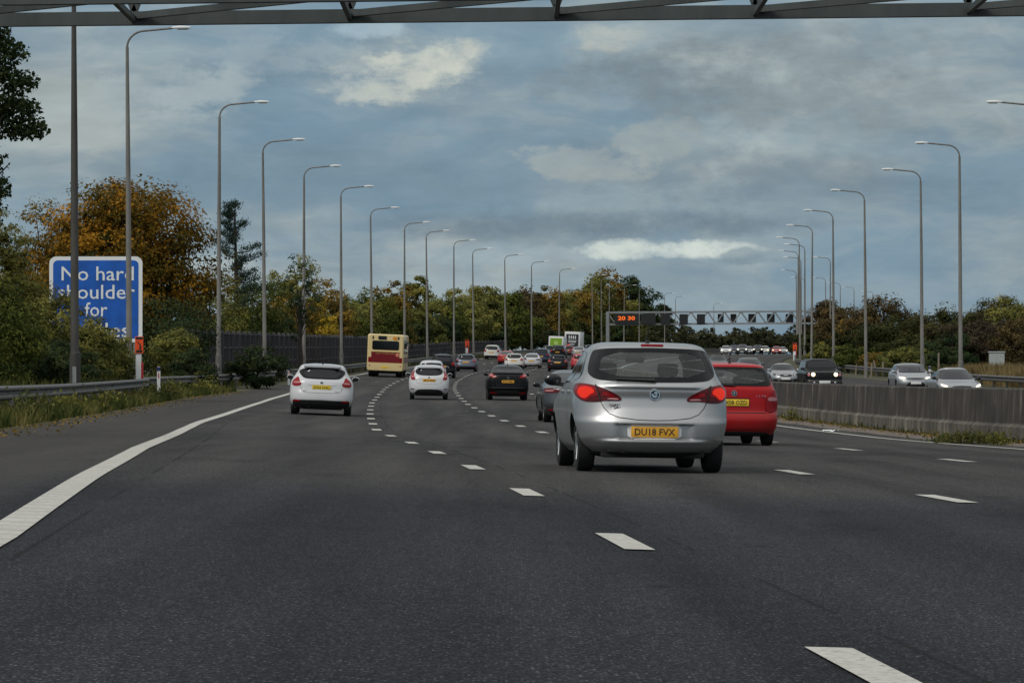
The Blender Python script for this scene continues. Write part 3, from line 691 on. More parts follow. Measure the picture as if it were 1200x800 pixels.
JEEP = Shell(4.40, 1.74, [(.25,.80),(.4,.87),(.55,.88),(1.0,.88),(1.1,.86),(1.2,.81),(1.4,.755),(1.6,.70),(1.66,.66),(1.70,.58),(1.73,.4),(1.74,.25)],
    [(.25,.1),(.4,.0),(.7,.03),(1.1,.06),(1.4,.12),(1.6,.2),(1.66,.26),(1.71,.5),(1.74,1.2)],
    [(.25,4.3),(.4,4.40),(.65,4.40),(.75,4.34),(1.0,4.31),(1.10,4.27),(1.15,4.1),(1.19,3.6),(1.22,3.2),(1.26,3.08),(1.4,2.95),(1.6,2.75),(1.66,2.66),(1.71,2.6),(1.74,2.4)], nr=4.2, nf=4.2, lr=.35, lf=.4, z0=.25)
def jeep_front(root, sh, bm):
    for sg in (-1, 1):
        for x, z, r, mt, nm in ((.54,1.0,.095,'head_on_warm','headlight'), (.50,.62,.05,'head_off','fog_light')):
            p = sh.on('front', x, z); mb = MB(); n = 20
            mb.add([(sg*x+r*math.cos(2*math.pi*k/n), p.y+.03, z+r*math.sin(2*math.pi*k/n)) for k in range(n)] + [(sg*x, p.y+.055, z)] + [(sg*x+r*math.cos(2*math.pi*k/n), p.y-.08, z+r*math.sin(2*math.pi*k/n)) for k in range(n)],
                   [((k+1)%n, k, n) for k in range(n)] + [(k, (k+1)%n, n+1+(k+1)%n, n+1+k) for k in range(n)])
            mb.build(nm, M[mt], root, smooth=30)
    for k in range(7):
        x = (k-3)*.105; p = sh.on('front', x, .98); mb = MB(); mb.box((x, p.y+.004, .98), (.058, .02, .25), bev=.008); mb.build('grille_slot', M['seam'], root, smooth=40)
JEEP_K = dict(wheel=(.355,.23), axles=(.85,3.48), mirror=(2.95,1.22), mirror_mat=M['black'],
    rear_win=[(.0,1.2),(.62,1.2),(.62,1.58),(.0,1.6)], screen=[(.0,1.285),(.68,1.285),(.70,1.31),(.63,1.60),(.58,1.635),(.0,1.645)],
    side_win=[[(.3,1.26),(1.6,1.24),(1.6,1.6),(.4,1.58)], [(1.65,1.24),(2.9,1.25),(2.7,1.58),(1.65,1.6)]],
    pairs=[('tail_light','rear',[(.66,.9),(.82,.9),(.82,1.12),(.66,1.12)],'red_lens',.01), ('indicator_lens','front',[(.68,.92),(.80,.92),(.80,1.06),(.68,1.06)],'pink_lens',.012)],
    mids=[('front_bumper','front',[(.0,.42),(.8,.42),(.82,.5),(.82,.72),(.0,.72)],'black',.03), ('lower_intake','front',[(.0,.46),(.36,.46),(.36,.54),(.0,.54)],'seam',.034)],
    plates=[('front',.645,'','plate_w')], plate_dy=.05, extra=[jeep_front, roof_rails(.8,2.5,.66,1.76)])

def front_on(K, hl, mat, extra_mids=()):
    K2 = dict(K); K2['pairs'] = [p for p in K['pairs'] if p[0] != 'headlight'] + [('headlight_housing','front',hl,'head_off',.01), ('headlight','front',shrink(hl,.035),mat,.018)]
    K2['mids'] = list(K['mids']) + list(extra_mids); K2['plates'] = [('front',.48,'','plate_w')]; return K2
GOLF_K = front_on(FOCUS_K, [(.50,.66),(.76,.66),(.83,.74),(.80,.82),(.56,.77),(.48,.73)], 'head_on_warm', [('grille_bar','front',[(.0,.71),(.42,.71),(.44,.735),(.0,.74)],'black',.01)])
FSALOON_K = front_on(SALOON_K, [(.55,.62),(.76,.64),(.84,.74),(.82,.79),(.64,.72),(.54,.67)], 'head_on_warm')
FSUV_K = front_on(SUV_K, [(.50,.78),(.80,.80),(.85,.95),(.54,.90)], 'head_on')
FFOCUS_K = front_on(FOCUS_K, [(.48,.64),(.80,.68),(.86,.84),(.56,.76)], 'head_on')
# ------------------------------------------------------------------ surfaces of the setting
def asphalt():
    m, nt, bs, out = nodes('asphalt')
    v = mapping(nt); sep = N(nt, 'ShaderNodeSeparateXYZ'); nt.links.new(v, sep.inputs[0])
    fine = noise(nt, v, 130, 3, .75); mid = noise(nt, v, 9, 5, .6)
    vs = mapping(nt, (1.6, .05, 1)); streak = noise(nt, vs, 1.0, 5, .6); big = noise(nt, mapping(nt, (.18,.05,1)), 1, 4)
    wob = math_n(nt, 'ADD', sep.outputs[1], math_n(nt, 'MULTIPLY', noise(nt, v, .8, 3), 2.2))
    old = ramp(nt, fine, [(.25, (.031,.031,.0315)), (.55, (.057,.0565,.057)), (.8, (.105,.104,.104))])
    new = ramp(nt, fine, [(.25, (.013,.0145,.018)), (.55, (.034,.037,.043)), (.8, (.085,.089,.097))])
    sel = N(nt, 'ShaderNodeMapRange'); sel.inputs[1].default_value = 27.0; sel.inputs[2].default_value = 32.0; nt.links.new(wob, sel.inputs[0])
    c = mix(nt, sel.outputs[0], new, old)
    # a darker overlay strip where the resurfacing stops again
    b = math_n(nt, 'MULTIPLY', math_n(nt, 'LESS_THAN', math_n(nt, 'ABSOLUTE', math_n(nt, 'SUBTRACT', wob, 59.0)), 1.3), .35)
    c = mix(nt, b, c, (.035,.035,.037))
    s = ramp(nt, streak, [(.3, (.62,.62,.63)), (.7, (1.22,1.2,1.18))]); c = mix(nt, .75, c, s, 'MULTIPLY')
    g = ramp(nt, big, [(.3, (.80,.81,.83)), (.7, (1.15,1.13,1.1))]); c = mix(nt, .8, c, g, 'MULTIPLY')
    vo = N(nt, 'ShaderNodeTexVoronoi'); vo.inputs['Scale'].default_value = 58; nt.links.new(v, vo.inputs['Vector'])
    sepc = N(nt, 'ShaderNodeSeparateColor'); nt.links.new(vo.outputs['Color'], sepc.inputs[0])
    st = N(nt, 'ShaderNodeTexVoronoi'); st.inputs['Scale'].default_value = 92; nt.links.new(v, st.inputs['Vector']); s2 = N(nt, 'ShaderNodeSeparateColor'); nt.links.new(st.outputs['Color'], s2.inputs[0])
    c = mix(nt, .75, c, ramp(nt, s2.outputs[1], [(.0,(.25,.25,.25)),(.55,(.92,.92,.92)),(.85,(1.5,1.5,1.48)),(1.0,(3.4,3.4,3.3))]), 'MULTIPLY')
    fl = math_n(nt, 'MULTIPLY', math_n(nt, 'GREATER_THAN', sepc.outputs[0], .90), math_n(nt, 'LESS_THAN', vo.outputs['Distance'], .30))
    c = mix(nt, math_n(nt, 'MULTIPLY', fl, .7), c, (.25,.25,.245))
    # polished wheel tracks, an oily strip down each lane, worn joints beside the lane lines
    at_ = N(nt, 'ShaderNodeAttribute', attribute_name='off'); ow = math_n(nt, 'ADD', at_.outputs['Fac'], math_n(nt, 'MULTIPLY', noise(nt, mapping(nt, (.3,.06,1)), 1, 3), .5))
    tr = math_n(nt, 'COSINE', math_n(nt, 'MULTIPLY', math_n(nt, 'SUBTRACT', ow, .25), 2*math.pi/1.85))
    c = mix(nt, .55, c, ramp(nt, math_n(nt, 'MULTIPLY_ADD', tr, .5, .5), [(.0, (1.16,1.15,1.13)), (.6, (.95,.95,.96)), (1.0, (.74,.74,.75))]), 'MULTIPLY')
    jn = math_n(nt, 'MULTIPLY', math_n(nt, 'LESS_THAN', math_n(nt, 'ABSOLUTE', math_n(nt, 'SUBTRACT', math_n(nt, 'FLOORED_MODULO', math_n(nt, 'ADD', at_.outputs['Fac'], 20*3.7-.32), 3.7), .0)), .03), math_n(nt, 'GREATER_THAN', noise(nt, mapping(nt, (1,.35,1)), 1, 3), .47))
    c = mix(nt, math_n(nt, 'MULTIPLY', jn, .6), c, (.012,.012,.012))
    pn = noise(nt, mapping(nt, (.8,.22,1)), 1.0, 6, .7); c = mix(nt, .8, c, ramp(nt, pn, [(.32, (.66,.66,.67)), (.45, (1,1,1)), (.60, (1,1,1)), (.70, (1.25,1.24,1.22))]), 'MULTIPLY')
    dn = noise(nt, mapping(nt, (1.0,.8,1)), 2.2, 2, .5); c = mix(nt, math_n(nt, 'MULTIPLY', math_n(nt, 'GREATER_THAN', dn, .735), .5), c, (.012,.012,.013))
    # hard shoulder: paler, dusty
    sh = N(nt, "ShaderNodeMapRange"); sh.inputs[1].default_value = -3.9; sh.inputs[2].default_value = -4.4
    nt.links.new(at_.outputs['Fac'], sh.inputs[0])
    dust = ramp(nt, mid, [(.3, (.040,.038,.036)), (.7, (.078,.074,.069))]); c = mix(nt, math_n(nt, 'MULTIPLY', sh.outputs[0], .6), c, dust)
    nt.links.new(c, bs.inputs['Base Color'])
    rr = N(nt, 'ShaderNodeMapRange'); rr.inputs[3].default_value = .8; rr.inputs[4].default_value = 1.0; nt.links.new(fine, rr.inputs[0]); nt.links.new(rr.outputs[0], bs.inputs['Roughness'])
    bs.inputs['Specular IOR Level'].default_value = .06
    bump(nt, bs, fine, .7, .008); return m
def worn_white(name='road_paint', col=(.54,.525,.475)):
    m, nt, bs, out = nodes(name); v = mapping(nt)
    n = noise(nt, v, 26, 6, .7); n2 = noise(nt, v, 2.2, 4)
    w = N(nt, 'ShaderNodeTexWave'); w.wave_type = 'BANDS'; w.bands_direction = 'Y'; w.inputs['Scale'].default_value = .62; w.inputs['Distortion'].default_value = .6; nt.links.new(v, w.inputs[0])
    c = ramp(nt, n, [(.30, (.07,.07,.07)), (.40, tuple(x*.7 for x in col)), (.55, tuple(x*.92 for x in col)), (.7, col)])
    c = mix(nt, .5, c, ramp(nt, n2, [(.3, (.7,.69,.66)), (.7, (1,1,1))]), 'MULTIPLY')
    if 'rib' in name: c = mix(nt, .55, c, ramp(nt, w.outputs[0], [(.0, (.4,.4,.4)), (.12, (1,1,1))]), 'MULTIPLY')
    nt.links.new(c, bs.inputs['Base Color']); bs.inputs['Roughness'].default_value = .6; return m
def concrete_stained():
    m, nt, bs, out = nodes('stained_concrete'); v = mapping(nt)
    at_ = N(nt, 'ShaderNodeAttribute', attribute_name='hgt')
    wet = noise(nt, mapping(nt, (0,2.3,.5)), 1, 6, .62); drip = noise(nt, mapping(nt, (0,1.0,.06)), .55, 7, .68); gr = noise(nt, v, 22, 6, .65)
    c = ramp(nt, wet, [(.32, (.018,.015,.012)), (.48, (.036,.031,.025)), (.58, (.062,.054,.045)), (.68, (.17,.155,.13))])
    low = ramp(nt, wet, [(.34, (.05,.045,.037)), (.5, (.105,.096,.08)), (.68, (.20,.185,.155))])
    sel = N(nt, 'ShaderNodeMapRange'); sel.inputs[1].default_value = .40; sel.inputs[2].default_value = .33; nt.links.new(at_.outputs['Fac'], sel.inputs[0])
    c = mix(nt, sel.outputs[0], c, low)
    c = mix(nt, .9, c, ramp(nt, drip, [(.34, (.6,.59,.58)), (.57, (1.0,.98,.95)), (.66, (2.1,2.0,1.85))]), 'MULTIPLY')
    c = mix(nt, .6, c, ramp(nt, gr, [(.3, (.6,.6,.6)), (.7, (1.2,1.2,1.2))]), 'MULTIPLY')
    sp_ = N(nt, 'ShaderNodeSeparateXYZ'); nt.links.new(v, sp_.inputs[0]); jt = math_n(nt, 'LESS_THAN', math_n(nt, 'FLOORED_MODULO', sp_.outputs[1], 4.0), .05)
    c = mix(nt, math_n(nt, 'MULTIPLY', jt, .7), c, (.012,.011,.01)); pt = noise(nt, mapping(nt, (0,.35,.9)), 1.2, 5, .6); c = mix(nt, .8, c, ramp(nt, pt, [(.34,(.62,.6,.58)),(.5,(1,1,1)),(.66,(1.45,1.42,1.36))]), 'MULTIPLY')
    nt.links.new(c, bs.inputs['Base Color']); bs.inputs['Roughness'].default_value = .9; bump(nt, bs, gr, .4, .01); return m
def soil():
    m, nt, bs, out = nodes('verge_soil'); v = mapping(nt)
    n = noise(nt, v, 1.1, 8, .7); n2 = noise(nt, v, 14, 4)
    c = ramp(nt, n, [(.3, (.030,.033,.014)), (.5, (.055,.056,.024)), (.7, (.095,.082,.042))])
    c = mix(nt, .6, c, ramp(nt, n2, [(.3, (.55,.55,.55)), (.7, (1.2,1.2,1.2))]), 'MULTIPLY')
    nt.links.new(c, bs.inputs['Base Color']); bs.inputs['Roughness'].default_value = .95; bump(nt, bs, n2, .6, .05); return m
def steel(name, a, b, rough=.5, metal=.5, sc=6):
    m, nt, bs, out = nodes(name); v = mapping(nt, (1,1,.25))
    n = noise(nt, v, sc, 6, .65); c = ramp(nt, n, [(.3, a), (.7, b)]); nt.links.new(c, bs.inputs['Base Color'])
    bs.inputs['Roughness'].default_value = rough; bs.inputs['Metallic'].default_value = metal; return m
M['asphalt'] = asphalt(); M['line'] = worn_white(); M['rib'] = worn_white('ribbed_road_paint'); M['barrier'] = concrete_stained(); M['soil'] = soil()
M['strip'] = plain('median_dirt', (.125,.10,.082), .95, var=.45, scale=3)
M['galv'] = steel('galvanised_steel', (.20,.205,.21), (.34,.345,.35)); M['galv_dark'] = steel('weathered_rail', (.045,.043,.043), (.12,.115,.115), .6, .3)
M['rail_top'] = steel('rail_steel', (.05,.048,.047), (.13,.125,.12), .55, .3)
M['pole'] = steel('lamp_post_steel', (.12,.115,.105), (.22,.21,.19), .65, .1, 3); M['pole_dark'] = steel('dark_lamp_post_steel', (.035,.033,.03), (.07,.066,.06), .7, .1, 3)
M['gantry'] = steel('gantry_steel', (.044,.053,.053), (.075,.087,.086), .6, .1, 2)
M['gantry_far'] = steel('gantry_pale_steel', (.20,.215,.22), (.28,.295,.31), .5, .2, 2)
M['fence'] = steel('fence_boards', (.018,.016,.018), (.045,.04,.042), .8, 0, 2); M['fence_mid'] = steel('fence_battens', (.030,.027,.030), (.06,.056,.06), .7, 0, 2); M['fence_post'] = steel('fence_posts', (.05,.046,.05), (.10,.095,.10), .7, 0, 2)
M['lantern'] = plain('lantern_shell', (.62,.63,.62), .4); M['bowl'] = plain('lantern_bowl', (.35,.36,.36), .2)
M['blue'] = plain('sign_blue', (.002,.088,.42), .5, var=.22, scale=1.6); M['white'] = plain('sign_white', (.74,.76,.76), .4)
M['orange'] = plain('marker_orange', (.85,.09,.015), .5); M['red'] = plain('marker_red', (.5,.015,.02), .5); M['wood'] = plain('weathered_wood', (.20,.17,.13), .9, var=.3)
M['cab'] = plain('cabinet_grey', (.36,.38,.37), .6, var=.12); M['led'] = emit('amber_led', (1,.16,.012), 1.0)

# ------------------------------------------------------------------ sheets that follow the road
def stations(y0, y1):
    y = y0; r = []
    while y < y1:
        r.append(y); y += 2.0 if y < 120 else 4.0 if y < 420 else 12.0 if y < 900 else 60
    r.append(y1); return np.array(r, float)
def sheet(name, ys, offs, mats, lift=0.0, zfn=None, attr=False, kind='structure', rough=0.0):
    """offs: list of functions or numbers giving the lateral offset at each station"""
    cols = [np.broadcast_to(o(ys) if callable(o) else np.full_like(ys, o), ys.shape) for o in offs]
    O = np.stack(cols, 1); Y = np.repeat(ys[:,None], len(offs), 1)
    X = AX(Y) + O; Z = (zfn(Y, O) if zfn else AZ(Y) + CROSS(O)) + lift
    if rough: Z = Z + RNG.normal(0, rough, Z.shape)
    V = np.stack([X, Y, Z], -1).reshape(-1,3); R, C = O.shape
    fs = [(r*C+c, r*C+c+1, (r+1)*C+c+1, (r+1)*C+c) for r in range(R-1) for c in range(C-1)]
    me = bpy.data.meshes.new(name); me.from_pydata(V.tolist(), [], fs)
    if attr: me.attributes.new('off', 'FLOAT', 'POINT').data.foreach_set('value', O.ravel())
    return tag(link(name, me, mats), kind=kind)

yr_ = stations(-14, 1500)
sheet('motorway_carriageway', yr_, [lambda y: SOFF(y), lambda y: LOFF(y)-.12, lambda y: LOFF(y)-.1+.0*y, 0, 3.7, 7.4, 11.1, 12.0], M['asphalt'], 0, attr=True)
sheet('opposite_carriageway', yr_, [14.2, 16, 20, 24, 28, 31.6], M['asphalt'], 0, attr=True)
sheet('median_strip', yr_, [12.0, 12.6, 13.3, 14.2], M['strip'], .0, rough=.006)
yg = np.concatenate([stations(-30, 1500), [1800, 2400, 3200, 4500]])
def ground_z(Y, O):
    z = AZ(Y) + CROSS(O)
    under = (O > SOFF(Y)-.02) & (O < 31.7)
    return np.where(under, z-.06, z+.01)
sheet('ground', yg, [-3000,-900,-300,-120,-60,-30,-20,-14,-11, lambda y: ROFF(y), lambda y: SOFF(y)-.05, lambda y: SOFF(y)+.3, 0, 6, 12, 15, 24, 31.5, 31.65, 33, 36, 45, 60,120,300,900,3000], M['soil'], 0, zfn=ground_z)

def ribbon(mb, off, w, y0, y1, step=2.0, lift=.008):
    n = max(1, int((y1-y0)/step)); ys = np.linspace(y0, y1, n+1)
    o = off(ys) if callable(off) else np.full_like(ys, off)
    vs = []
    for y, q in zip(ys, o):
        for sg in (-1, 1):
            qq = q + sg*w/2; vs.append((float(AX(y))+qq, y, float(gz(y, qq))+lift))
    mb.add(vs, [(2*i, 2*i+1, 2*i+3, 2*i+2) for i in range(n)])
def marking(name, fn, mat): mb = MB(); fn(mb); return tag(mb.build(name, mat), kind='structure')
marking('edge_line', lambda mb: ribbon(mb, LOFF, .22, -10, 900), M['rib'])
marking('edge_line', lambda mb: ribbon(mb, 11.1, .16, -10, 900), M['line'])
marking('edge_line', lambda mb: ribbon(mb, 15.4, .18, 40, 900, 4), M['line'])
marking('edge_line', lambda mb: ribbon(mb, 30.4, .2, 60, 900, 4), M['line'])
for off in (0, 3.7, 7.4, 19.1, 22.8, 26.5):
    def dashes(mb):
        y = 20.4 - 27
        while y < 560: ribbon(mb, off, .18 if y < 70 else .21, y-1.0, y+1.0, 1.0); y += 9
    marking('lane_marking', dashes, M['line'])

# ------------------------------------------------------------------ concrete step barrier in the median
def barrier():
    prof = [(13.15,0,0),(13.15,.30,.30),(13.24,.36,.36),(13.28,1.08,1.08),(13.31,1.11,1.11),(13.65,1.11,1.11),(13.68,1.08,1.08),(13.72,.36,.36),(13.81,.30,.30),(13.81,0,0)]
    ys = stations(10, 760); vs = []; hs = []; fs = []; n = len(prof)
    for i, y in enumerate(ys):
        for o, h, a in prof:
            vs.append((float(AX(y))+o, y, float(AZ(y))-.17+h-(.08 if h == 0 else 0))); hs.append(a)
    for i in range(len(ys)-1):
        for k in range(n-1): fs.append((i*n+k, (i+1)*n+k, (i+1)*n+k+1, i*n+k+1))
    fs.append(tuple(range(n))[::-1])
    fs = [f[::-1] for f in fs]
    me = bpy.data.meshes.new('concrete_barrier'); me.from_pydata(vs, [], fs)
    me.attributes.new('hgt', 'FLOAT', 'POINT').data.foreach_set('value', hs)
    tag(link('concrete_barrier', me, M['barrier']), 'low stained concrete step barrier running down the middle of the motorway', 'barrier')
barrier()

# ------------------------------------------------------------------ crash rails
def crash_rail(y0, y1, off, label, side, mat, post_step, zl=0.0):
    root = empty('guard_rail', (float(AX(y0)+off(y0)), y0, float(gz(y0, off(y0)))), label=label, cat='guard rail')
    inv = Vector(root.location)
    prof = [(.0,.36),(-.075,.41),(-.075,.455),(.0,.50),(.0,.55),(-.075,.595),(-.075,.64),(.0,.69),(.02,.69),(.02,.36)]
    ys = np.arange(y0, y1+.1, 3.0); mb = MB(); vs = []; fs = []; n = len(prof)
    for y in ys:
        o = float(off(np.array(y))); b = Vector((float(AX(y))+o, y, float(gz(y, o))+zl)) - inv
        for dx, z in prof: vs.append((b.x + side*dx, b.y, b.z + z))
    for i in range(len(ys)-1):
        for k in range(n):
            f = (i*n+k, (i+1)*n+k, (i+1)*n+(k+1)%n, i*n+(k+1)%n); fs.append(f if side > 0 else f[::-1])
    mb.add(vs, fs); mb.build('rail_beam', mat, root)
    for i, y in enumerate(np.arange(y0, min(y1, y0+post_step*98), post_step)):
        o = float(off(np.array(y))) + side*.10; b = Vector((float(AX(y))+o, y, float(gz(y, o))+zl)) - inv
        m = MB(); m.box((b.x, b.y, b.z+.27), (.11, .06, .74)); m.build('rail_post', M['galv_dark'], root)
    return root
crash_rail(44, 124, ROFF, 'weathered grey crash rail along the weedy left verge, nearest stretch', -1, M['rail_top'], 3.2)
crash_rail(121, 460, lambda y: ROFF(y)-.45*np.clip((165-y)/44, 0, 1), 'long grey crash rail curving away in front of the noise fence', -1, M['rail_top'], 3.6)
crash_rail(110, 640, lambda y: 33.0+0*y, 'grey crash rail along the far right verge behind oncoming cars', 1, M['rail_top'], 4.2)

# ------------------------------------------------------------------ lamp posts
LAMP_N = [0]
def lamp_post(px, y, ytop, side, label, group, pm='pole', th=1.0):
    b = ground_at(px, y); zt = H0 + (CY-ytop)*y/FP; h = zt - b.z
    root = empty('lamp_post', b, label=label, cat='lamp post', group=group)
    s = side; r0, r1 = .135*th, .06*th; k = LAMP_N[0]; LAMP_N[0] += 1
    lean = random.uniform(-.011,.011)*h
    mb = MB(); mb.tube([(0,0,-.3),(0,0,1.5)], [r0*1.12, r0*1.1], 12); mb.tube([(0,0,1.5),(lean*.2,0,1.6),(lean*.6,0,h*.6),(lean,0,h-.75)], [r0*1.05,r0*.86,r0*.68,r1], 12); mb.build('post', M[pm], root, smooth=40)
    arc = [(lean+s*.7*(1-math.cos(a)), 0, h-.75+.62*math.sin(a)) for a in [i*math.pi/14 for i in range(8)]]
    mb = MB(); mb.tube(arc + [(lean+s*1.75, 0, h-.03)], .042, 8); mb.build('arm', M['pole'], root, smooth=40)
    mb = MB(); sec = [(-.02,.03,.03),(.06,.09,.055),(.3,.13,.085),(.6,.12,.07),(.74,.05,.03)]; n = 12; vs = []; fs = []
    for dx, w, hh in sec:
        for q in range(n):
            a = 2*math.pi*q/n; vs.append((lean+s*(1.7+dx), w*math.cos(a), h-.02+hh*max(math.sin(a), -.45)))
    for i in range(len(sec)-1):
        for q in range(n): f = (i*n+q, i*n+(q+1)%n, (i+1)*n+(q+1)%n, (i+1)*n+q); fs.append(f[::-1] if s > 0 else f)
    fs.append(tuple(range(n))); fs.append(tuple((len(sec)-1)*n+q for q in range(n)))
    mb.add(vs, fs); ln = mb.build('lantern', M['lantern'], root, smooth=60)
    if y < 300:
        mb = MB(); mb.box((lean+s*2.12, 0, h-.06), (.4, .17, .06), bev=.02); mb.build('bowl', M['bowl'], ln, smooth=40)
        mb = MB(); mb.box((0, -r0*1.1, .85), (.12, .03, .5), bev=.008); mb.build('access_door', M['galv'], root)
    return root
ORD = ['nearest','second','third','fourth','fifth','sixth','seventh','eighth','ninth','tenth','eleventh','twelfth','thirteenth','fourteenth','fifteenth','sixteenth','seventeenth','eighteenth','nineteenth','twentieth','twenty-first','twenty-second']
left = [(88,103,-28),(152,127,32),(256,163,119),(310.5,191,163),(356,218,194),(400,245,218),(436,280,243),(474,313,260),(501,336,270),(532,362,281),(555,395,291),(592.5,415,298),(623,448,306),(655,482,314.5),
        (694.5,570,322),(705,590,326),(714,600,327),(731,660,334),(749,685,337),(779,750,343),(791,800,347),(837,880,355)]
for i, (px, y, yt) in enumerate(left):
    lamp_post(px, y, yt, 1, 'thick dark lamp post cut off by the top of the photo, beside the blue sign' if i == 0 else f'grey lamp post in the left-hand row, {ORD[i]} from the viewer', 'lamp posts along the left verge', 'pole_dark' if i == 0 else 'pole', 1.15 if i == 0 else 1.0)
right = [(1216,119),(1126,167),(1081,198),(1015,222.5),(977,246),(951,263.5),(937.7,278),(943,286),(935,293.6),(939,301),(973,301),(934,316),(943.5,325),(968,325),(984.5,331),(1001,336),(1023,341),(1032,345)]
for i, (px, yt) in enumerate(right):
    y = 200.0
    for _ in range(30): y = (12.35 + float(AZ(y)) + .0)*FP/(CY-yt)
    lamp_post(px, y, yt, -1, 'lamp post at the right edge of the photo, only its arm and lantern showing' if i == 0 else f'grey lamp post of the right-hand row, {ORD[i]} from the viewer', 'lamp posts along the right verge')

# ------------------------------------------------------------------ noise fence on the left
def noise_fence(y0, y1, label, H=2.6):
    root = empty('noise_fence', (float(AX(y0)+FOFF(y0)), y0, float(gz(y0, FOFF(y0)))), label=label, cat='fence'); inv = Vector(root.location)
    ys = np.arange(y0, y1+.1, 3.0)
    P = [Vector((float(AX(y)+FOFF(y)), y, float(gz(y, FOFF(y)))+.1)) - inv for y in ys]
    mb = MB(); gd = MB()
    for a, b in zip(P[:-1], P[1:]):
        mb.bar(a+Vector((-.06,0,H/2)), b+Vector((-.06,0,H/2)), .03, H)
        for z in (.25, H*.36, H*.68, H-.06): gd.bar(a+Vector((0,0,z)), b+Vector((0,0,z)), .05, .09)
        for t in (.25,.5,.75): q = a.lerp(b, t); gd.box((q.x-.0, q.y, q.z+H/2), (.06,.07,H-.06))
    mb.build('fence_panel', M['fence'], root); gd.build('batten_grid', M['fence_mid'], root)
    for i, p in enumerate(P[:99]):
        m = MB(); m.box((p.x+.03, p.y, p.z+H/2+.03), (.17,.15,H+.16)); m.build('fence_post', M['fence_post'], root)
noise_fence(162, 318, 'tall dark slatted noise fence with grid of posts, stretch nearest to the viewer')
noise_fence(319.5, 440, 'low far stretch of dark noise fence ending near the orange topped marker', 1.75)

# ------------------------------------------------------------------ sign gantries
def near_gantry():
    y = 50.0; roll = .0105
    cx = -.5; root = empty('sign_gantry', (cx, y, float(AZ(y))), label='dark steel lattice gantry crossing the road overhead at the top edge', cat='gantry')
    g = float(AZ(y)); zb = lambda x: H0 + (CY-17.5)*y/FP - g + (x)*roll
    x0, x1 = -9.6, 14.2; w = -2.6; hh = 1.7
    for nm, dy, dz, t in (('bottom_chord', 0, 0, .20), ('bottom_chord', w, .02, .17), ('top_chord', 0, hh, .2), ('top_chord', w, hh, .2)):
        m = MB(); m.bar((x0, dy, zb(x0)+dz), (x1, dy, zb(x1)+dz), .16, t); m.build(nm, M['gantry'], root)
    br = MB(); nodes_x = [(px-600)*y/FP + .5 for px in (-590,-340,-90,157,410,652,885,1135,1385,1635)]
    for i, x in enumerate(nodes_x):
        if not (x0 < x < x1): continue
        br.bar((x, 0, zb(x)+.1), (x-.62, 0, zb(x)+hh), .09, .09); br.bar((x, 0, zb(x)+.1), (x+.62, 0, zb(x)+hh), .09, .09)
        br.bar((x, w, zb(x)+.1), (x-.62, w, zb(x)+hh), .08, .08); br.bar((x, w, zb(x)+.1), (x+.62, w, zb(x)+hh), .08, .08)
        if x+3 < x1: br.bar((x+.05, -.08, zb(x)+.035), (x+3.05, w+.05, zb(x)+.045), .10, .10)
        br.bar((x, 0, zb(x)-.02), (x, w, zb(x)-.0), .07, .09)
    br.build('lattice_brace', M['gantry'], root)
    for x in (x0, x1-.2):
        for dy in (0, w): m = MB(); m.bar((x, dy, -.6), (x, dy, zb(x)+hh), .28, .28); m.build('leg', M['gantry'], root)
near_gantry()

def far_gantry():
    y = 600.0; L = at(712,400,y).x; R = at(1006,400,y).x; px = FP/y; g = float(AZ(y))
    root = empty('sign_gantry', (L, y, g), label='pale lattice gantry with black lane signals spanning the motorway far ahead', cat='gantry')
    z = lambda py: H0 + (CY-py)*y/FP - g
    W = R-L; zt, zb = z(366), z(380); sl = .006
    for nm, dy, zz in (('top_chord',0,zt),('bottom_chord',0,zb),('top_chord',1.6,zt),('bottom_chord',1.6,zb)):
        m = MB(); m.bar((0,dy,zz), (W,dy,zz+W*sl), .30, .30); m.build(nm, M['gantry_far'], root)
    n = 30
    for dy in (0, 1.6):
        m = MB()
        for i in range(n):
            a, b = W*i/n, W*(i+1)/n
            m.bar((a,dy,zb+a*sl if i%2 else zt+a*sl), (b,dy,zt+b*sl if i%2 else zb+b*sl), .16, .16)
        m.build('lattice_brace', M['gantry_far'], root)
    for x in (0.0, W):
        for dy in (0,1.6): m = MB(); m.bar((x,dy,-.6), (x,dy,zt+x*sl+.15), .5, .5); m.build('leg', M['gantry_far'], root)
    def panel(pa, pb, ya, yb, dy, nm='lane_signal'):
        xa, xb = (pa-712)/px, (pb-712)/px; m = MB(); m.box(((xa+xb)/2, dy, (z(ya)+z(yb))/2), (xb-xa, .35, z(ya)-z(yb)), bev=.04); return m.build(nm, M['black'], root)
    ms = panel(720,748.5,367.5,379.5,-.5,'message_sign')
    text_obj('amber_lettering', '20 30', 20/px, 4.8/px, M['led'], ms, ((734-712)/px, -.72, z(372.8)), depth=.05, bold=.03)
    for a, b, dy in ((751,768,-.5),(774,785,-.5),(796,806,-.5),(816.5,826,-.5)): panel(a,b,368,380,dy)
    for a, b in ((842,849),(857,864),(878,887),(900,909),(922,931)): panel(a,b,367.5,377.5,2.3)
far_gantry()

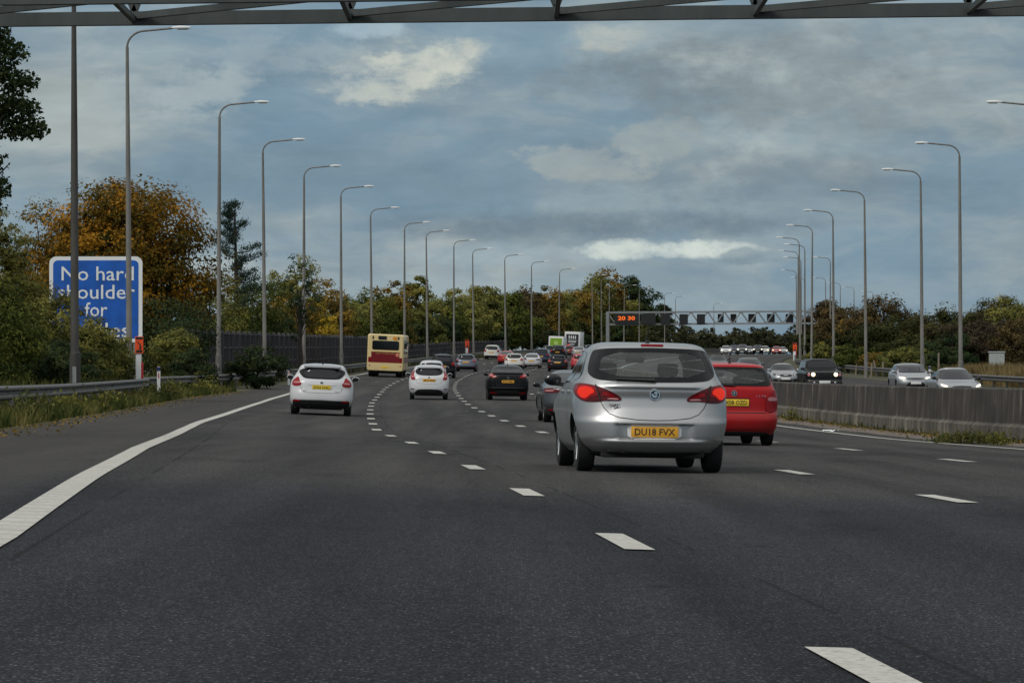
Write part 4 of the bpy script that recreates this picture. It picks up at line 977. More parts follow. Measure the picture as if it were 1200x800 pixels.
# ------------------------------------------------------------------ big blue sign and small roadside posts
def rounded(w, h, r, n=6):
    p = []
    for cx, cz, a0 in ((w/2-r,-h/2+r,-90),(w/2-r,h/2-r,0),(-w/2+r,h/2-r,90),(-w/2+r,-h/2+r,180)):
        for i in range(n+1): a = math.radians(a0+90*i/n); p.append((cx+r*math.cos(a), cz+r*math.sin(a)))
    return p
def blue_sign():
    y = 146.0; a = at(57.5,300.5,y); b = at(167,401,y); cx = (a.x+b.x)/2; cz = (a.z+b.z)/2; w = b.x-a.x; h = a.z-b.z
    gnd = float(gz(y, cx-AX(y))); root = empty('motorway_sign', (cx, y, gnd), label='large blue motorway sign with white lettering, half hidden by bushes', cat='road sign'); root.rotation_euler.z = -.03
    c = cz-gnd
    m = MB(); m.prism([(x,z+c) for x,z in rounded(w,h,.3)], -.02, .03); m.build('white_border', M['white'], root)
    m = MB(); m.prism([(x,z+c) for x,z in rounded(w-.34,h-.34,.2)], -.03, -.018); bd = m.build('blue_board', M['blue'], root)
    k = y/FP
    for t, px0, px1, yc, hh in (('No hard',72,157,320.5,16.5),('shoulder',68,158.5,342,16.5),('for',99.5,126,362.5,16.5),('3 miles',73,152,386.5,17)):
        text_obj('sign_lettering', t, (px1-px0)*k, hh*k, M['white'], bd, (((px0+px1)/2-600)*k-cx, -.036, H0+(CY-yc)*k-gnd), depth=.008, bold=.004)
    for sx in (-w*.38, w*.42):
        m = MB(); m.bar((sx,.09,-.4),(sx,.09,c+h/2-.1),.14,.14); m.build('leg', M['galv'], root)
blue_sign()

def phone_marker(px, y, ptop, label, k=1.0):
    b = ground_at(px, y); top = H0+(CY-ptop)*y/FP-b.z
    root = empty('phone_marker', b, label=label, cat='roadside marker', group='orange roadside markers')
    m = MB(); m.box((0,0,top/2-.2),(.20*k,.16,top+.2),bev=.02); m.build('post', M['white'], root)
    m = MB(); m.box((.115*k,.0,top*.3-.1),(.10*k,.15,top*.6+.1),bev=.01); m.build('red_side', M['red'], root)
    m = MB(); m.box((0.03*k,-.095,top-.30*k),(.30*k,.03,.62*k),bev=.008); pl = m.build('orange_plate', M['orange'], root)
    ar = MB(); ar.tube([(.0*k-.06,-.114,top-.17*k),(.05*k,-.114,top-.25*k),(.08*k,-.114,top-.36*k),(.05*k,-.114,top-.43*k)],[.012,.02,.03,.045],8); ar.build('handset_symbol', M['ink'], pl)
    ar = MB(); ar.box((.03*k,-.112,top-.53*k),(.22*k,.01,.09*k)); ar.box((.03*k,-.112,top-.05*k),(.26*k,.01,.08*k)); ar.build('arrow_bar', M['ink'], pl)
phone_marker(162.5, 121.5, 394.5, 'white marker post with orange plate and handset symbol below the blue sign')
phone_marker(547, 385, 398, 'small orange topped marker post beside the far left crash rail', 1.5)
phone_marker(931, 385, 402, 'red and white marker post at the foot of the right lamp posts', 1.5)
def verge_marker(px, y, h, label, col):
    b = ground_at(px, y); root = empty('marker_post', b, label=label, cat='marker post', group='verge marker posts')
    m = MB(); m.box((0,0,h/2),(.12,.05,h),bev=.012); m.build('post', M['white_plastic'], root)
    m = MB(); m.box((0,-.03,h-.08),(.13,.02,.14),bev=.006); m.build('dark_band', plain('band',(.02,.03,.12),.5), root)
    m = MB(); m.prism([(x*.5,z+h-.32) for x,z in rounded(.07,.2,.035)],-.034,-.02); m.build('reflector', col, root)
verge_marker(186, 121, 1.15, 'short white marker post with red reflector behind the left crash rail', M['red'])
verge_marker(338.5, 178, .95, 'small pale marker post in front of the dark noise fence', M['orange'])
verge_marker(1089.5, 185, 1.25, 'white and blue marker post behind the silver oncoming hatchback', M['red'])
def cabinet():
    b = ground_at(1168, 215, .0); root = empty('roadside_cabinet', b, label='pale grey utility cabinet in dry grass on the right verge', cat='cabinet')
    m = MB(); m.box((0,0,.75),(.95,.5,1.5),bev=.02); m.build('cabinet_body', M['cab'], root)
    m = MB(); m.box((0,0,1.54),(1.05,.6,.08),bev=.02); m.build('cabinet_lid', M['cab'], root)
    for sx in (-.235,.235): m = MB(); m.box((sx,-.255,.8),(.45,.012,1.3),bev=.004); m.build('cabinet_door', M['cab'], root)
cabinet()
for i, (px, y, h, tilt) in enumerate(((1021,236,1.0,.05),(1027.5,238,1.15,-.22),(1034.5,236,1.05,.03),(1100,226,1.5,.0),(1003,250,.9,.08))):
    b = ground_at(px, y); m = MB(); m.tube([(0,0,-.2),(tilt*.5,0,h*.5),(tilt,0,h)], [.075,.07,.06], 8)
    o = m.build('fence_stake', M['wood'], None, b, smooth=40)
    tag(o, ['pale upright wooden stake behind the right crash rail, left of the leaning one','wooden stake leaning left behind the right crash rail','pale upright wooden stake just right of the leaning one','tall lone wooden stake between two right lamp posts','short wooden stake furthest from the viewer behind the right rail'][i], 'wooden stake', 'wooden stakes on the right verge')
def litter():
    b = at(974,494,70); y = 79.0; x = at(974,494,y).x; off = x-float(AX(y)); rng = random.Random(3)
    m = MB(); pts = []; n = 5
    vs = [(.09*i-.18+rng.uniform(-.03,.03), .06*j-.12, .04+.05*rng.random()) for i in range(n) for j in range(n)]
    m.add(vs, [(i*n+j,(i+1)*n+j,(i+1)*n+j+1,i*n+j+1) for i in range(n-1) for j in range(n-1)])
    tag(m.build('litter_scrap', M['white'], None, (x, y, float(gz(y, off))+.01)), 'crumpled scrap of white litter at the foot of the concrete barrier', 'litter')
litter()
# ------------------------------------------------------------------ vegetation
def leaf_mat(name, cols, rough=.65):
    m, nt, bs, out = nodes(name)
    at_ = N(nt, 'ShaderNodeAttribute', attribute_name='tone'); c = ramp(nt, at_.outputs['Fac'], [(i/(len(cols)-1), q) for i, q in enumerate(cols)])
    nt.links.new(c, bs.inputs['Base Color']); bs.inputs['Roughness'].default_value = rough; bs.inputs['Specular IOR Level'].default_value = .06
    tr = N(nt, 'ShaderNodeBsdfTranslucent'); nt.links.new(c, tr.inputs[0]); mx = N(nt, 'ShaderNodeMixShader'); mx.inputs[0].default_value = .28
    nt.links.new(bs.outputs[0], mx.inputs[1]); nt.links.new(tr.outputs[0], mx.inputs[2]); nt.links.new(mx.outputs[0], out.inputs[0]); return m
LF = dict(green=leaf_mat('leaf_green', [(0.0264,0.0384,0.0096),(0.0672,0.0864,0.0180),(0.1500,0.1560,0.0288)]), wood=leaf_mat('leaf_far', [(.024,.029,.016),(.052,.057,.028),(.095,.092,.045)]),
    moss=leaf_mat('leaf_moss', [(.016,.022,.008),(.038,.045,.014),(.078,.078,.024)]), heath=leaf_mat('leaf_heath', [(.024,.025,.010),(.050,.046,.017),(.090,.076,.027)]),
    dark=leaf_mat('leaf_dark', [(0.0123,0.0227,0.0105),(0.0280,0.0455,0.0175),(0.0560,0.0735,0.0262)]),
    olive=leaf_mat('leaf_olive', [(0.0601,0.0710,0.0218),(0.1364,0.1420,0.0383),(0.2594,0.2321,0.0546)]),
    orange=leaf_mat('leaf_orange', [(.022,.026,.006),(.060,.052,.010),(.125,.078,.010),(.24,.115,.010),(.36,.18,.018)]),
    rust=leaf_mat('leaf_rust', [(0.0336,0.0288,0.0132),(0.0720,0.0552,0.0228),(0.1260,0.0840,0.0312)]),
    yellow=leaf_mat('leaf_yellow', [(0.0788,0.0788,0.0175),(0.2625,0.2013,0.0262),(0.5950,0.3850,0.0350)]),
    amber=leaf_mat('leaf_amber', [(0.0504,0.0504,0.0148),(0.1470,0.1050,0.0252),(0.2940,0.1786,0.0294)]),
    plum=leaf_mat('leaf_plum', [(.026,.021,.014),(.050,.038,.024),(.080,.060,.036)]),
    willow=leaf_mat('leaf_willow', [(0.0728,0.0819,0.0228),(0.1593,0.1547,0.0410),(0.2958,0.2617,0.0683)]),
    pine=leaf_mat('leaf_pine', [(0.0105,0.0227,0.0175),(0.0245,0.0455,0.0315),(0.0490,0.0735,0.0490)]),
    straw=leaf_mat('dry_grass', [(.10,.075,.034),(.20,.150,.068),(.32,.245,.12)]),
    grass=leaf_mat('verge_grass', [(0.0275,0.0425,0.0112),(0.0688,0.0813,0.0225),(0.1625,0.1438,0.0500)]))
M['bark'] = plain('bark', (.035,.030,.024), .95, var=.35, scale=6)
def leaves(name, P, size, tone, mat, parent=None, loc=(0,0,0), rng=RNG, aspect=.55, up=0.0, nd=None):
    n = len(P); a = rng.normal(size=(n,3)); a[:,2] += up*2
    if nd is not None: a -= nd*(a*nd).sum(1,keepdims=True)*.85
    a /= np.linalg.norm(a, axis=1, keepdims=True)
    b = np.cross(a, rng.normal(size=(n,3)) if nd is None else nd*1.6+rng.normal(size=(n,3))*.55); b /= np.maximum(np.linalg.norm(b, axis=1, keepdims=True), 1e-6)
    s = (size*rng.uniform(.6,1.35,n))[:,None]; A = a*s*.5; B = b*s*.5*aspect
    V = np.stack([P-A, P+B-A*.15, P+A, P-B-A*.15], 1).reshape(-1,3).astype(np.float32)
    me = bpy.data.meshes.new(name); me.vertices.add(4*n); me.vertices.foreach_set('co', V.ravel())
    me.loops.add(4*n); me.loops.foreach_set('vertex_index', np.arange(4*n, dtype=np.int32)); me.polygons.add(n)
    me.polygons.foreach_set('loop_start', np.arange(0,4*n,4, dtype=np.int32)); me.update(calc_edges=True)
    me.attributes.new('tone','FLOAT','FACE').data.foreach_set('value', np.clip(tone,0,1).astype(np.float32))
    return link(name, me, mat, parent, loc)
def crown_points(rng, rx, ry, h0, h1, n_cl, per, cl=.22, skew=0, hollow=.55, ragged=.25):
    """clumps spread through a lumpy crown; returns leaf points and a tone per leaf"""
    d = rng.normal(size=(n_cl,3)); d /= np.linalg.norm(d, axis=1, keepdims=True)
    r = hollow + (1-hollow)*rng.random(n_cl)**.6
    ph = rng.uniform(0,6.28,6)
    lump = 1 + ragged*(np.sin(d[:,0]*3.1+ph[0])*np.cos(d[:,2]*3.7+ph[1]) + .6*np.sin(d[:,1]*5.3+ph[2]+d[:,2]*4.1) + .4*rng.normal(size=n_cl)*.5)
    hz = (h1-h0)/2; C = d*np.minimum(r*lump,1.12)[:,None]*np.array([rx,ry,hz]) + np.array([0,0,(h0+h1)/2])
    C[:,2] = np.maximum(C[:,2], h0*.55)
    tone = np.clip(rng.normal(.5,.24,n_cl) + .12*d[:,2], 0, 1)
    sz = cl*min(rx,hz)*rng.uniform(.6,1.4,n_cl)
    q = rng.normal(size=(n_cl,per,3)); q /= np.linalg.norm(q,axis=2,keepdims=True); q *= (rng.random((n_cl,per,1))**.45)*1.55
    P = C[:,None,:] + q*sz[:,None,None]*np.array([1,1,.66])
    T = tone[:,None] + rng.normal(0,.075,(n_cl,per))
    D = q/np.maximum(np.linalg.norm(q,axis=2,keepdims=True),1e-6)*.8 + d[:,None,:]*.7 + np.array([0,0,.35]); D = D.reshape(-1,3); D /= np.maximum(np.linalg.norm(D,axis=1,keepdims=True),1e-6)
    crown_points.nd = D
    return P.reshape(-1,3), T.ravel(), C
def limbs(rng, h0, h1, C, r0, k=14):
    mb = MB(); top = Vector((0,0,h0+(h1-h0)*.55)); mb.tube([(0,0,-.4),(r0*.3,0,h0*.5),(-r0*.2,r0*.2,h0),top], [r0*1.25,r0,r0*.8,r0*.3], 8)
    idx = rng.choice(len(C), min(k,len(C)), replace=False)
    for i in idx:
        c = Vector(C[i]); s = Vector((0,0,h0*.6+(min(c.z,top.z)-h0*.6)*.45)) if c.z > h0*.6 else Vector((0,0,h0*.5))
        mid = s.lerp(c,.5)+Vector((0,0,.12*(c-s).length)); mb.tube([s,mid,c], [r0*.34,r0*.2,r0*.06], 5)
    return mb
def tree(name, px, y, ytop, half_px, mat, label, cat='tree', group=None, base=.16, n_cl=110, per=44, clear=False, leaf=None, ragged=.25, seed=None, cl=.22, ybase=None, dx=0, hollow=.5, up=0):
    rng = np.random.default_rng(seed if seed is not None else int(px*13+y*7)); 
    while clear and y < 900 and (px-600+half_px*.8)*y/FP > float(AX(y)+FOFF(y))-.6: y += 4
    b = ground_at(px, y); k = y/FP
    zt = H0+(CY-ytop)*k-b.z; rx = half_px*k; h0 = zt*base
    P, T, C = crown_points(rng, rx, rx*.9, h0, zt*.97, n_cl, per, cl, ragged=ragged, hollow=hollow); nd = crown_points.nd
    root = empty(name, b, label=label, cat=cat, group=group)
    limbs(rng, max(h0,.5), zt, C, max(.07, zt*.018)).build('trunk', M['bark'], root, smooth=60)
    leaves('crown', P, leaf or max(.09, 3.3*k), T, LF[mat], root, rng=rng, nd=nd)
    return root
def pine(px, y, ytop, label):
    rng = np.random.default_rng(5); b = ground_at(px,y); k = y/FP; h = H0+(CY-ytop)*k-b.z
    root = empty('pine_tree', b, label=label, cat='tree'); tr = MB(); tr.tube([(0,0,-.4),(.1,0,h*.5),(.0,0,h)], [.2,.14,.03], 8); Ps = []
    for i in range(26):
        z = h*(.38+.6*i/25); a = rng.uniform(0,6.28); L = (1-(z/h)**1.6)*2.6*rng.uniform(.65,1.25)+.35
        e = Vector((math.cos(a)*L, math.sin(a)*L, z+L*.22+rng.uniform(-.2,.3))); s = Vector((0,0,z)); m = s.lerp(e,.55)-Vector((0,0,.12*L))
        tr.tube([s,m,e],[.05,.035,.012],5)
        for t in np.linspace(.3,1.05,7):
            c = s.lerp(e,t) if t < 1 else e; n = 60; q = rng.normal(size=(n,3))*np.array([.20,.20,.13])*(1.15-.3*t)+np.array(c)+np.array([0,0,.05]); Ps.append(q)
    tr.build('trunk', M['bark'], root, smooth=60); P = np.concatenate(Ps); leaves('crown', P, .15, rng.normal(.5,.22,len(P)), LF['pine'], root, rng=rng, aspect=.3, up=.6)
def overhang(px, y, label):
    """big broadleaf tree just outside the frame, its outer boughs reaching in"""
    rng = np.random.default_rng(21); b = ground_at(px,y); root = empty('broadleaf_tree', b, label=label, cat='tree'); k = y/FP
    P, T, C = crown_points(rng, 3.3, 3.2, 4.0, 13.0, 120, 120, .2, hollow=.35, ragged=.3)
    bough = [at(-4,48,y)-b, at(14,62,y)-b, at(2,88,y)-b, at(25,96,y)-b, at(10,118,y)-b, at(28,128,y)-b, at(38,150,y)-b, at(14,150,y)-b, at(-6,130,y)-b, at(-8,75,y)-b, at(-8,220,y)-b, at(-8,30,y)-b]
    Pb = []
    for q in bough: Pb.append((lambda g: g/np.linalg.norm(g,axis=1,keepdims=True)*(rng.random((420,1))**.5))(rng.normal(size=(420,3)))*np.array([.62,.8,.46])+np.array(q))
    n0 = len(P); Pb = np.concatenate(Pb); P = np.concatenate([P, Pb])
    lim = lambda q: ((q[:,0]+b.x)*FP/y+600) < 62
    T = np.concatenate([T, rng.normal(.5,.25,len(Pb))]); ok = lim(P) & ((np.arange(len(P)) >= n0) | ((P[:,0]+b.x)*FP/y+600 < -4)); P, T = P[ok], T[ok]
    mb = limbs(rng, 3.5, 13, C[:40], .3, 20)
    for q in bough[1:8:2]: mb.tube([(0,0,q.z*.7),Vector((q.x*.5,q.y*.5,q.z*.95)),q],[.09,.06,.02],6)
    mb.build('trunk', M['bark'], root, smooth=60); leaves('crown', P, .15, T, LF['dark'], root, rng=rng, aspect=.7)

overhang(-62, 112, 'dark leafy tree whose boughs reach into the upper left corner')
tree('broadleaf_tree', 135, 172, 207, 112, 'orange', 'broad rounded tree in orange autumn leaf behind the blue sign', n_cl=460, per=150, leaf=.215, ragged=.13, base=.08, cl=.15, hollow=.4)
tree('broadleaf_tree', 52, 178, 238, 38, 'amber', 'brownish autumn tree at the left shoulder of the big orange one', n_cl=110, per=60, leaf=.17)
pine(275, 205, 239, 'dark irregular pine rising behind the noise fence right of the orange tree')
tree('thicket', -5, 150, 200, 30, 'willow', 'pale spindly willow at the far left edge of the photo', n_cl=90, per=50, leaf=.15, cl=.2)
B = 'bush'
tree(B, 2, 116, 262, 56, 'willow', 'tall yellow green bush at the left edge in front of the blue sign', 'bush', n_cl=230, per=80, leaf=.13, base=.03, ragged=.2, cl=.17)
tree(B, 40, 112, 344, 42, 'olive', 'low olive bush left of the thick dark lamp post', 'bush', n_cl=170, per=70, leaf=.12, base=.02, cl=.2)
tree(B, -8, 104, 330, 60, 'green', 'dark green bush in the bottom left corner behind the crash rail', 'bush', n_cl=150, per=70, leaf=.12, base=.02, cl=.2)
tree(B, 104, 121, 372, 36, 'olive', 'rounded olive bush hiding the middle of the lower edge of the blue sign', 'bush', n_cl=150, per=70, leaf=.12, base=.02, cl=.2)
tree(B, 74, 115, 340, 33, 'willow', 'yellowish bush covering the lower left corner of the blue sign', 'bush', n_cl=110, per=70, leaf=.12, base=.02, cl=.2)
tree(B, 134, 123, 388, 30, 'olive', 'low olive bush at the foot of the second lamp post', 'bush', n_cl=90, per=60, leaf=.11, base=.02)
tree(B, 62, 108, 398, 60, 'dark', 'dark straggly bush along the left rail below the olive ones', 'bush', n_cl=140, per=60, leaf=.12, base=.02)
tree(B, 205, 150, 383, 32, 'olive', 'olive bush between the blue sign and the noise fence', 'bush', n_cl=120, per=60, leaf=.13, base=.02)
tree(B, 226, 146, 410, 28, 'dark', 'low dark bush covering the near end of the noise fence', 'bush', n_cl=90, per=60, leaf=.12, base=.02)
tree(B, 302, 160, 407, 34, 'dark', 'dark scrubby bush in front of the noise fence left of the white hatchback', 'bush', n_cl=110, per=60, leaf=.13, base=.02)
tree(B, 190, 158, 352, 60, 'dark', 'deep green undergrowth bush below the orange tree', 'bush', n_cl=150, per=60, leaf=.15, base=.02)
tree(B, 45, 152, 330, 70, 'dark', 'dark dense bush behind the left part of the blue sign', 'bush', n_cl=150, per=60, leaf=.15, base=.02)
# wood behind the noise fence
KIND = dict(green='green', dark='dark green', olive='olive', orange='orange', rust='brownish olive', yellow='bright yellow', amber='amber', willow='pale green', plum='dull brown')
wood = [(245,196,318,40,'olive'),(292,200,312,46,'green'),(345,212,298,30,'olive'),(330,205,345,40,'amber'),(384,232,327,30,'amber'),(372,214,352,24,'yellow'),(415,236,350,34,'olive'),(432,250,335,30,'green'),
        (460,262,326,26,'amber'),(448,250,362,30,'green'),(484,275,322,22,'olive'),(495,270,350,28,'olive'),(520,300,346,30,'green'),(512,290,366,30,'dark'),(548,318,336,28,'willow'),(540,310,358,30,'olive'),
        (570,335,331,26,'olive'),(592,345,336,26,'green'),(612,360,333,28,'rust'),(600,350,358,36,'green'),(636,375,334,26,'amber'),(654,395,338,24,'olive'),(640,380,360,32,'olive'),(672,410,332,28,'amber'),
        (694,440,326,28,'olive'),(680,420,358,34,'green'),(714,470,320,26,'amber'),(738,510,327,24,'dark'),(722,490,350,30,'olive'),(755,540,340,24,'dark'),(770,570,356,18,'dark'),(748,520,362,28,'dark'),
        (268,190,352,40,'green'),(310,192,362,40,'dark'),(395,226,368,40,'green'),(470,262,372,36,'dark'),(560,318,372,34,'dark'),(620,350,374,36,'dark'),(665,400,376,36,'dark'),(705,450,374,34,'dark')]
lp = sorted(p for p, _, _ in left)
def where_l(px):
    i = sum(1 for p in lp if p < px)
    if i == 0: return 'left of every lamp post'
    return f'behind the fence, between the {ORD[i-1]} and {ORD[i]} left lamp posts' if i < len(ORD) else 'beyond the last left lamp post'
seen = {}
SIZE = lambda yt: 'tall' if yt < 338 else 'mid-height' if yt < 356 else 'low'
for px, y, yt, hp, m in wood:
    key = f'{SIZE(yt)} {KIND[m]} tree {where_l(px)}'; c = seen.get(key, 0); seen[key] = c+1
    if c: key = f'another {key}'
    if c > 1: key = 'third ' + key
    tree('broadleaf_tree', px, y, yt, hp, m, key, group='trees behind the noise fence', n_cl=130, per=80, leaf=None, clear=True, base=.08, ragged=.3, cl=.2)
tree('broadleaf_tree', 352, 208, 292, 22, 'dark', 'thin feathery tree rising above the fence near the fourth lamp post', n_cl=60, per=24, leaf=.15, base=.3, hollow=.3, cl=.16, up=.5)
# right side
wood_r = [(966,660,354,24,'plum'),(978,600,352,24,'rust'),(985,380,372,26,'rust'),(1032,300,347,44,'rust'),(1045,290,372,44,'green'),(1008,300,384,34,'green'),(1082,290,368,34,'olive'),(1098,280,378,34,'olive'),
          (1118,285,360,34,'green'),(1140,275,374,40,'plum'),(1165,285,350,34,'olive'),(1192,275,346,32,'willow'),(1215,280,352,34,'olive'),(1168,262,380,44,'plum'),(1200,258,376,38,'rust'),(1110,262,392,40,'dark'),(1068,265,394,36,'green'),
          (1015,330,366,30,'amber'),(955,430,386,30,'green'),(975,400,392,26,'green'),(1150,300,362,30,'dark'),(1072,320,366,30,'green')]
rp = sorted(p for p, _ in right)
seen = {}
for px, y, yt, hp, m in wood_r:
    y *= .93
    near = min(((abs(p-px), i, p) for i, (p, _) in enumerate(right[:7])), key=lambda q: q[0])
    side = 'left of' if px < near[2] else 'right of'
    key = f'{SIZE(yt-12)} {KIND[m]} tree {side} the {ORD[near[1]]} right lamp post' if px < 1180 else f'{SIZE(yt-12)} {KIND[m]} tree at the right edge of the photo'
    c = seen.get(key, 0); seen[key] = c+1
    if c: key = {1098: 'low olive tree midway between the third and second right lamp posts', 1168: 'low dull brown tree directly above the pale grey cabinet'}.get(px, 'another ' + key)
    tree('broadleaf_tree', px, y, yt, hp, {'green':'moss','olive':'heath'}.get(m, m), key, group='trees on the right verge', n_cl=130, per=80, leaf=3.3*y/FP, base=.06, ragged=.3, cl=.2)
for px, y, yt, hp, m, lb in ((1000,262,404,26,'green','low green bush behind the wooden stakes on the right verge'),(1060,240,406,30,'olive','low olive bush behind the oncoming silver hatchback'),(1112,236,408,32,'dark','dark low bush behind the right crash rail by the cabinet'),
                             (968,330,400,22,'olive','low olive bush at the foot of the clustered right lamp posts'),(946,400,406,16,'green','small green bush beside the red and white marker post'),(1186,250,398,34,'olive','olive bush behind the grey cabinet'),(1030,250,412,24,'amber','small amber bush left of the third right lamp post')):
    tree(B, px, y, yt, hp, m, lb, 'bush', n_cl=100, per=56, leaf=2.7*y/FP, base=.02)
# far wood beyond the bend: one mass
def far_wood():
    rng = np.random.default_rng(77); Ps = []; Ts = []
    for px in np.arange(715, 985, 4.5):
        y = rng.uniform(760, 960); k = y/FP; b = at(px, 400, y); zg = float(AZ(y)); top = H0+(CY-(390-4*math.sin(px*.05)+rng.uniform(-5,5)-4+(6 if 890 < px < 930 else 0)))*k - zg
        P, T, C = crown_points(rng, 9*k, 9*k, top*.05, top, 34, 34, .22, ragged=.3); Ps.append(P+np.array([b.x, y, zg])); Ts.append(T)
    o = leaves('far_wood', np.concatenate(Ps), 2.6*840/FP, np.concatenate(Ts), LF['wood'], rng=rng); tag(o, 'distant dark green wood closing the road beyond the far gantry', 'wood', kind='stuff')
far_wood()
def blades(name, n, yfn, ofn, hfn, mat, w=.02, kind='stuff', lean=.3):
    y = yfn(n); o = ofn(n, y); x = AX(y)+o; z = AZ(y)+CROSS(o); h = hfn(n); a = RNG.uniform(0,6.28,n); l = RNG.normal(0,lean,n)*h; ll = RNG.normal(0,lean,n)*h
    b = np.stack([x,y,z],1); wv = np.stack([np.cos(a),np.sin(a)*.3,0*a],1)*w; t = b+np.stack([l,ll,h],1); mid = b*.5+t*.5+np.stack([-l*.15,-ll*.15,h*.08],1)
    V = np.stack([b-wv, b+wv, mid+wv*.8, t, mid-wv*.8],1).reshape(-1,3).astype(np.float32)
    me = bpy.data.meshes.new(name); me.vertices.add(5*n); me.vertices.foreach_set('co',V.ravel()); me.loops.add(5*n); me.loops.foreach_set('vertex_index',np.arange(5*n,dtype=np.int32))
    me.polygons.add(n); me.polygons.foreach_set('loop_start',np.arange(0,5*n,5,dtype=np.int32)); me.update(calc_edges=True)
    patch = .5+.3*np.sin(y*.31+o*1.7)+.2*np.sin(y*.9+2); me.attributes.new('tone','FLOAT','FACE').data.foreach_set('value',np.clip(patch+RNG.normal(0,.25,n),0,1).astype(np.float32))
    return tag(link(name, me, mat), kind=kind)
U = RNG.uniform
blades('verge_grass', 26000, lambda n: U(46,150,n), lambda n,y: SOFF(y)-.05-np.abs(RNG.normal(0,.8,n)), lambda n: U(.08,.42,n)*U(.5,1,n), LF['grass'], .02)
blades('rough_grass', 26000, lambda n: U(80,420,n)**1.0, lambda n,y: ROFF(y)-.2-U(0,1,n)*5*np.clip((200-y)/80,.12,1), lambda n: U(.2,.8,n), LF['grass'], .03)
blades('far_verge_grass', 16000, lambda n: U(195,420,n), lambda n,y: 33.4+np.abs(RNG.normal(0,2.0,n)), lambda n: U(.15,.7,n), LF['grass'], .035)
blades('dry_grass', 22000, lambda n: U(140,205,n), lambda n,y: 33.6+np.abs(RNG.normal(0,2.2,n)), lambda n: U(.3,1.15,n), LF['straw'], .025, lean=.2)
def litter_leaves(n, yfn, ofn, name, mat):
    y = yfn(n); o = ofn(n, y); P = np.stack([AX(y)+o, y, AZ(y)+CROSS(o)+.012+U(0,.02,n)], 1); nd = np.tile(np.array([[0,0,1.0]]), (n,1)) + RNG.normal(0,.25,(n,3)); nd /= np.linalg.norm(nd,axis=1,keepdims=True)
    tag(leaves(name, P, .06, U(0,1,n), mat, rng=RNG, aspect=.8, nd=nd), kind='stuff')
litter_leaves(2600, lambda n: U(52,140,n), lambda n,y: 13.1-np.abs(RNG.normal(0,.35,n)), 'fallen_leaves', LF['amber'])
litter_leaves(1500, lambda n: U(45,150,n), lambda n,y: SOFF(y)+np.abs(RNG.normal(0,.45,n)), 'fallen_leaves', LF['amber'])
blades('barrier_foot_grass', 2600, lambda n: 52+90*U(0,1,n)**1.2, lambda n,y: 13.08-np.abs(RNG.normal(0,.10,n)), lambda n: U(.02,.14,n)*(.35+np.maximum(0,np.sin(np.arange(n)*.013)*1.2)), LF['grass'], .012)
def weed(px, y, w, h, mat, label, n=500):
    x = (px-600)*y/FP; off = x-float(AX(y)); rng = np.random.default_rng(int(px)); P = rng.normal(size=(n,3))*np.array([w,w*.4,h*.3])+np.array([0,0,h*.4]); P[:,2] = np.abs(P[:,2])
    root = empty('weed_clump', (x,y,float(gz(y,off))), label=label, cat='weeds', group='weeds along the median barrier')
    leaves('foliage', P, .075, rng.normal(.55,.25,n), mat, root, rng=rng, up=.5, aspect=.4)
    st = MB(); 
    for i in range(10): q = P[i*7]; st.tube([(q[0]*.4,q[1]*.4,-.03),(q[0]*.8,q[1]*.8,q[2]*.7),tuple(q)],.006,4)
    st.build('stems', M['bark'], root)
weed(1136, 67, .34, .26, LF['grass'], 'wide clump of green weeds at the foot of the concrete barrier, right', 1100)
weed(1171, 65.5, .12, .26, LF['olive'], 'small dark tuft right of the wide weed clump by the barrier', 260)
weed(1106, 68.5, .14, .14, LF['grass'], 'low tuft at the left end of the wide weed clump', 220)
weed(928, 100, .12, .42, LF['willow'], 'lone tall weed by the concrete barrier just right of the red car', 260)
for i, (px, y, s, lb) in enumerate(((232,128,.5,'bushy weed under the crash rail near the second lamp post'),(204,122,.45,'leafy weed under the rail next to the red reflector post'),(68,82,.4,'broad weed on the near left verge'),(22,72,.45,'large weed at the left edge in front of the crash rail'),(256,140,.5,'weed where the left grass verge runs out'),(165,112,.4,'green weed under the rail below the orange marker plate'),(118,95,.38,'small weed on the left verge right of the thick dark lamp post'))):
    b = ground_at(px,y); rng = np.random.default_rng(i+90); n = 500; P = rng.normal(size=(n,3))*np.array([s*.6,s*.6,s*.4])+np.array([0,0,s*.55]); P[:,2] = np.abs(P[:,2])
    off = float(SOFF(y))-.55; root = empty('weed_clump', (float(AX(y))+off,y,float(gz(y,off))), label=lb, cat='weeds', group='weeds on the left verge')
    leaves('foliage', P, .10, rng.normal(.55,.25,n), LF['grass' if i%2 else 'olive'], root, rng=rng, up=.4)
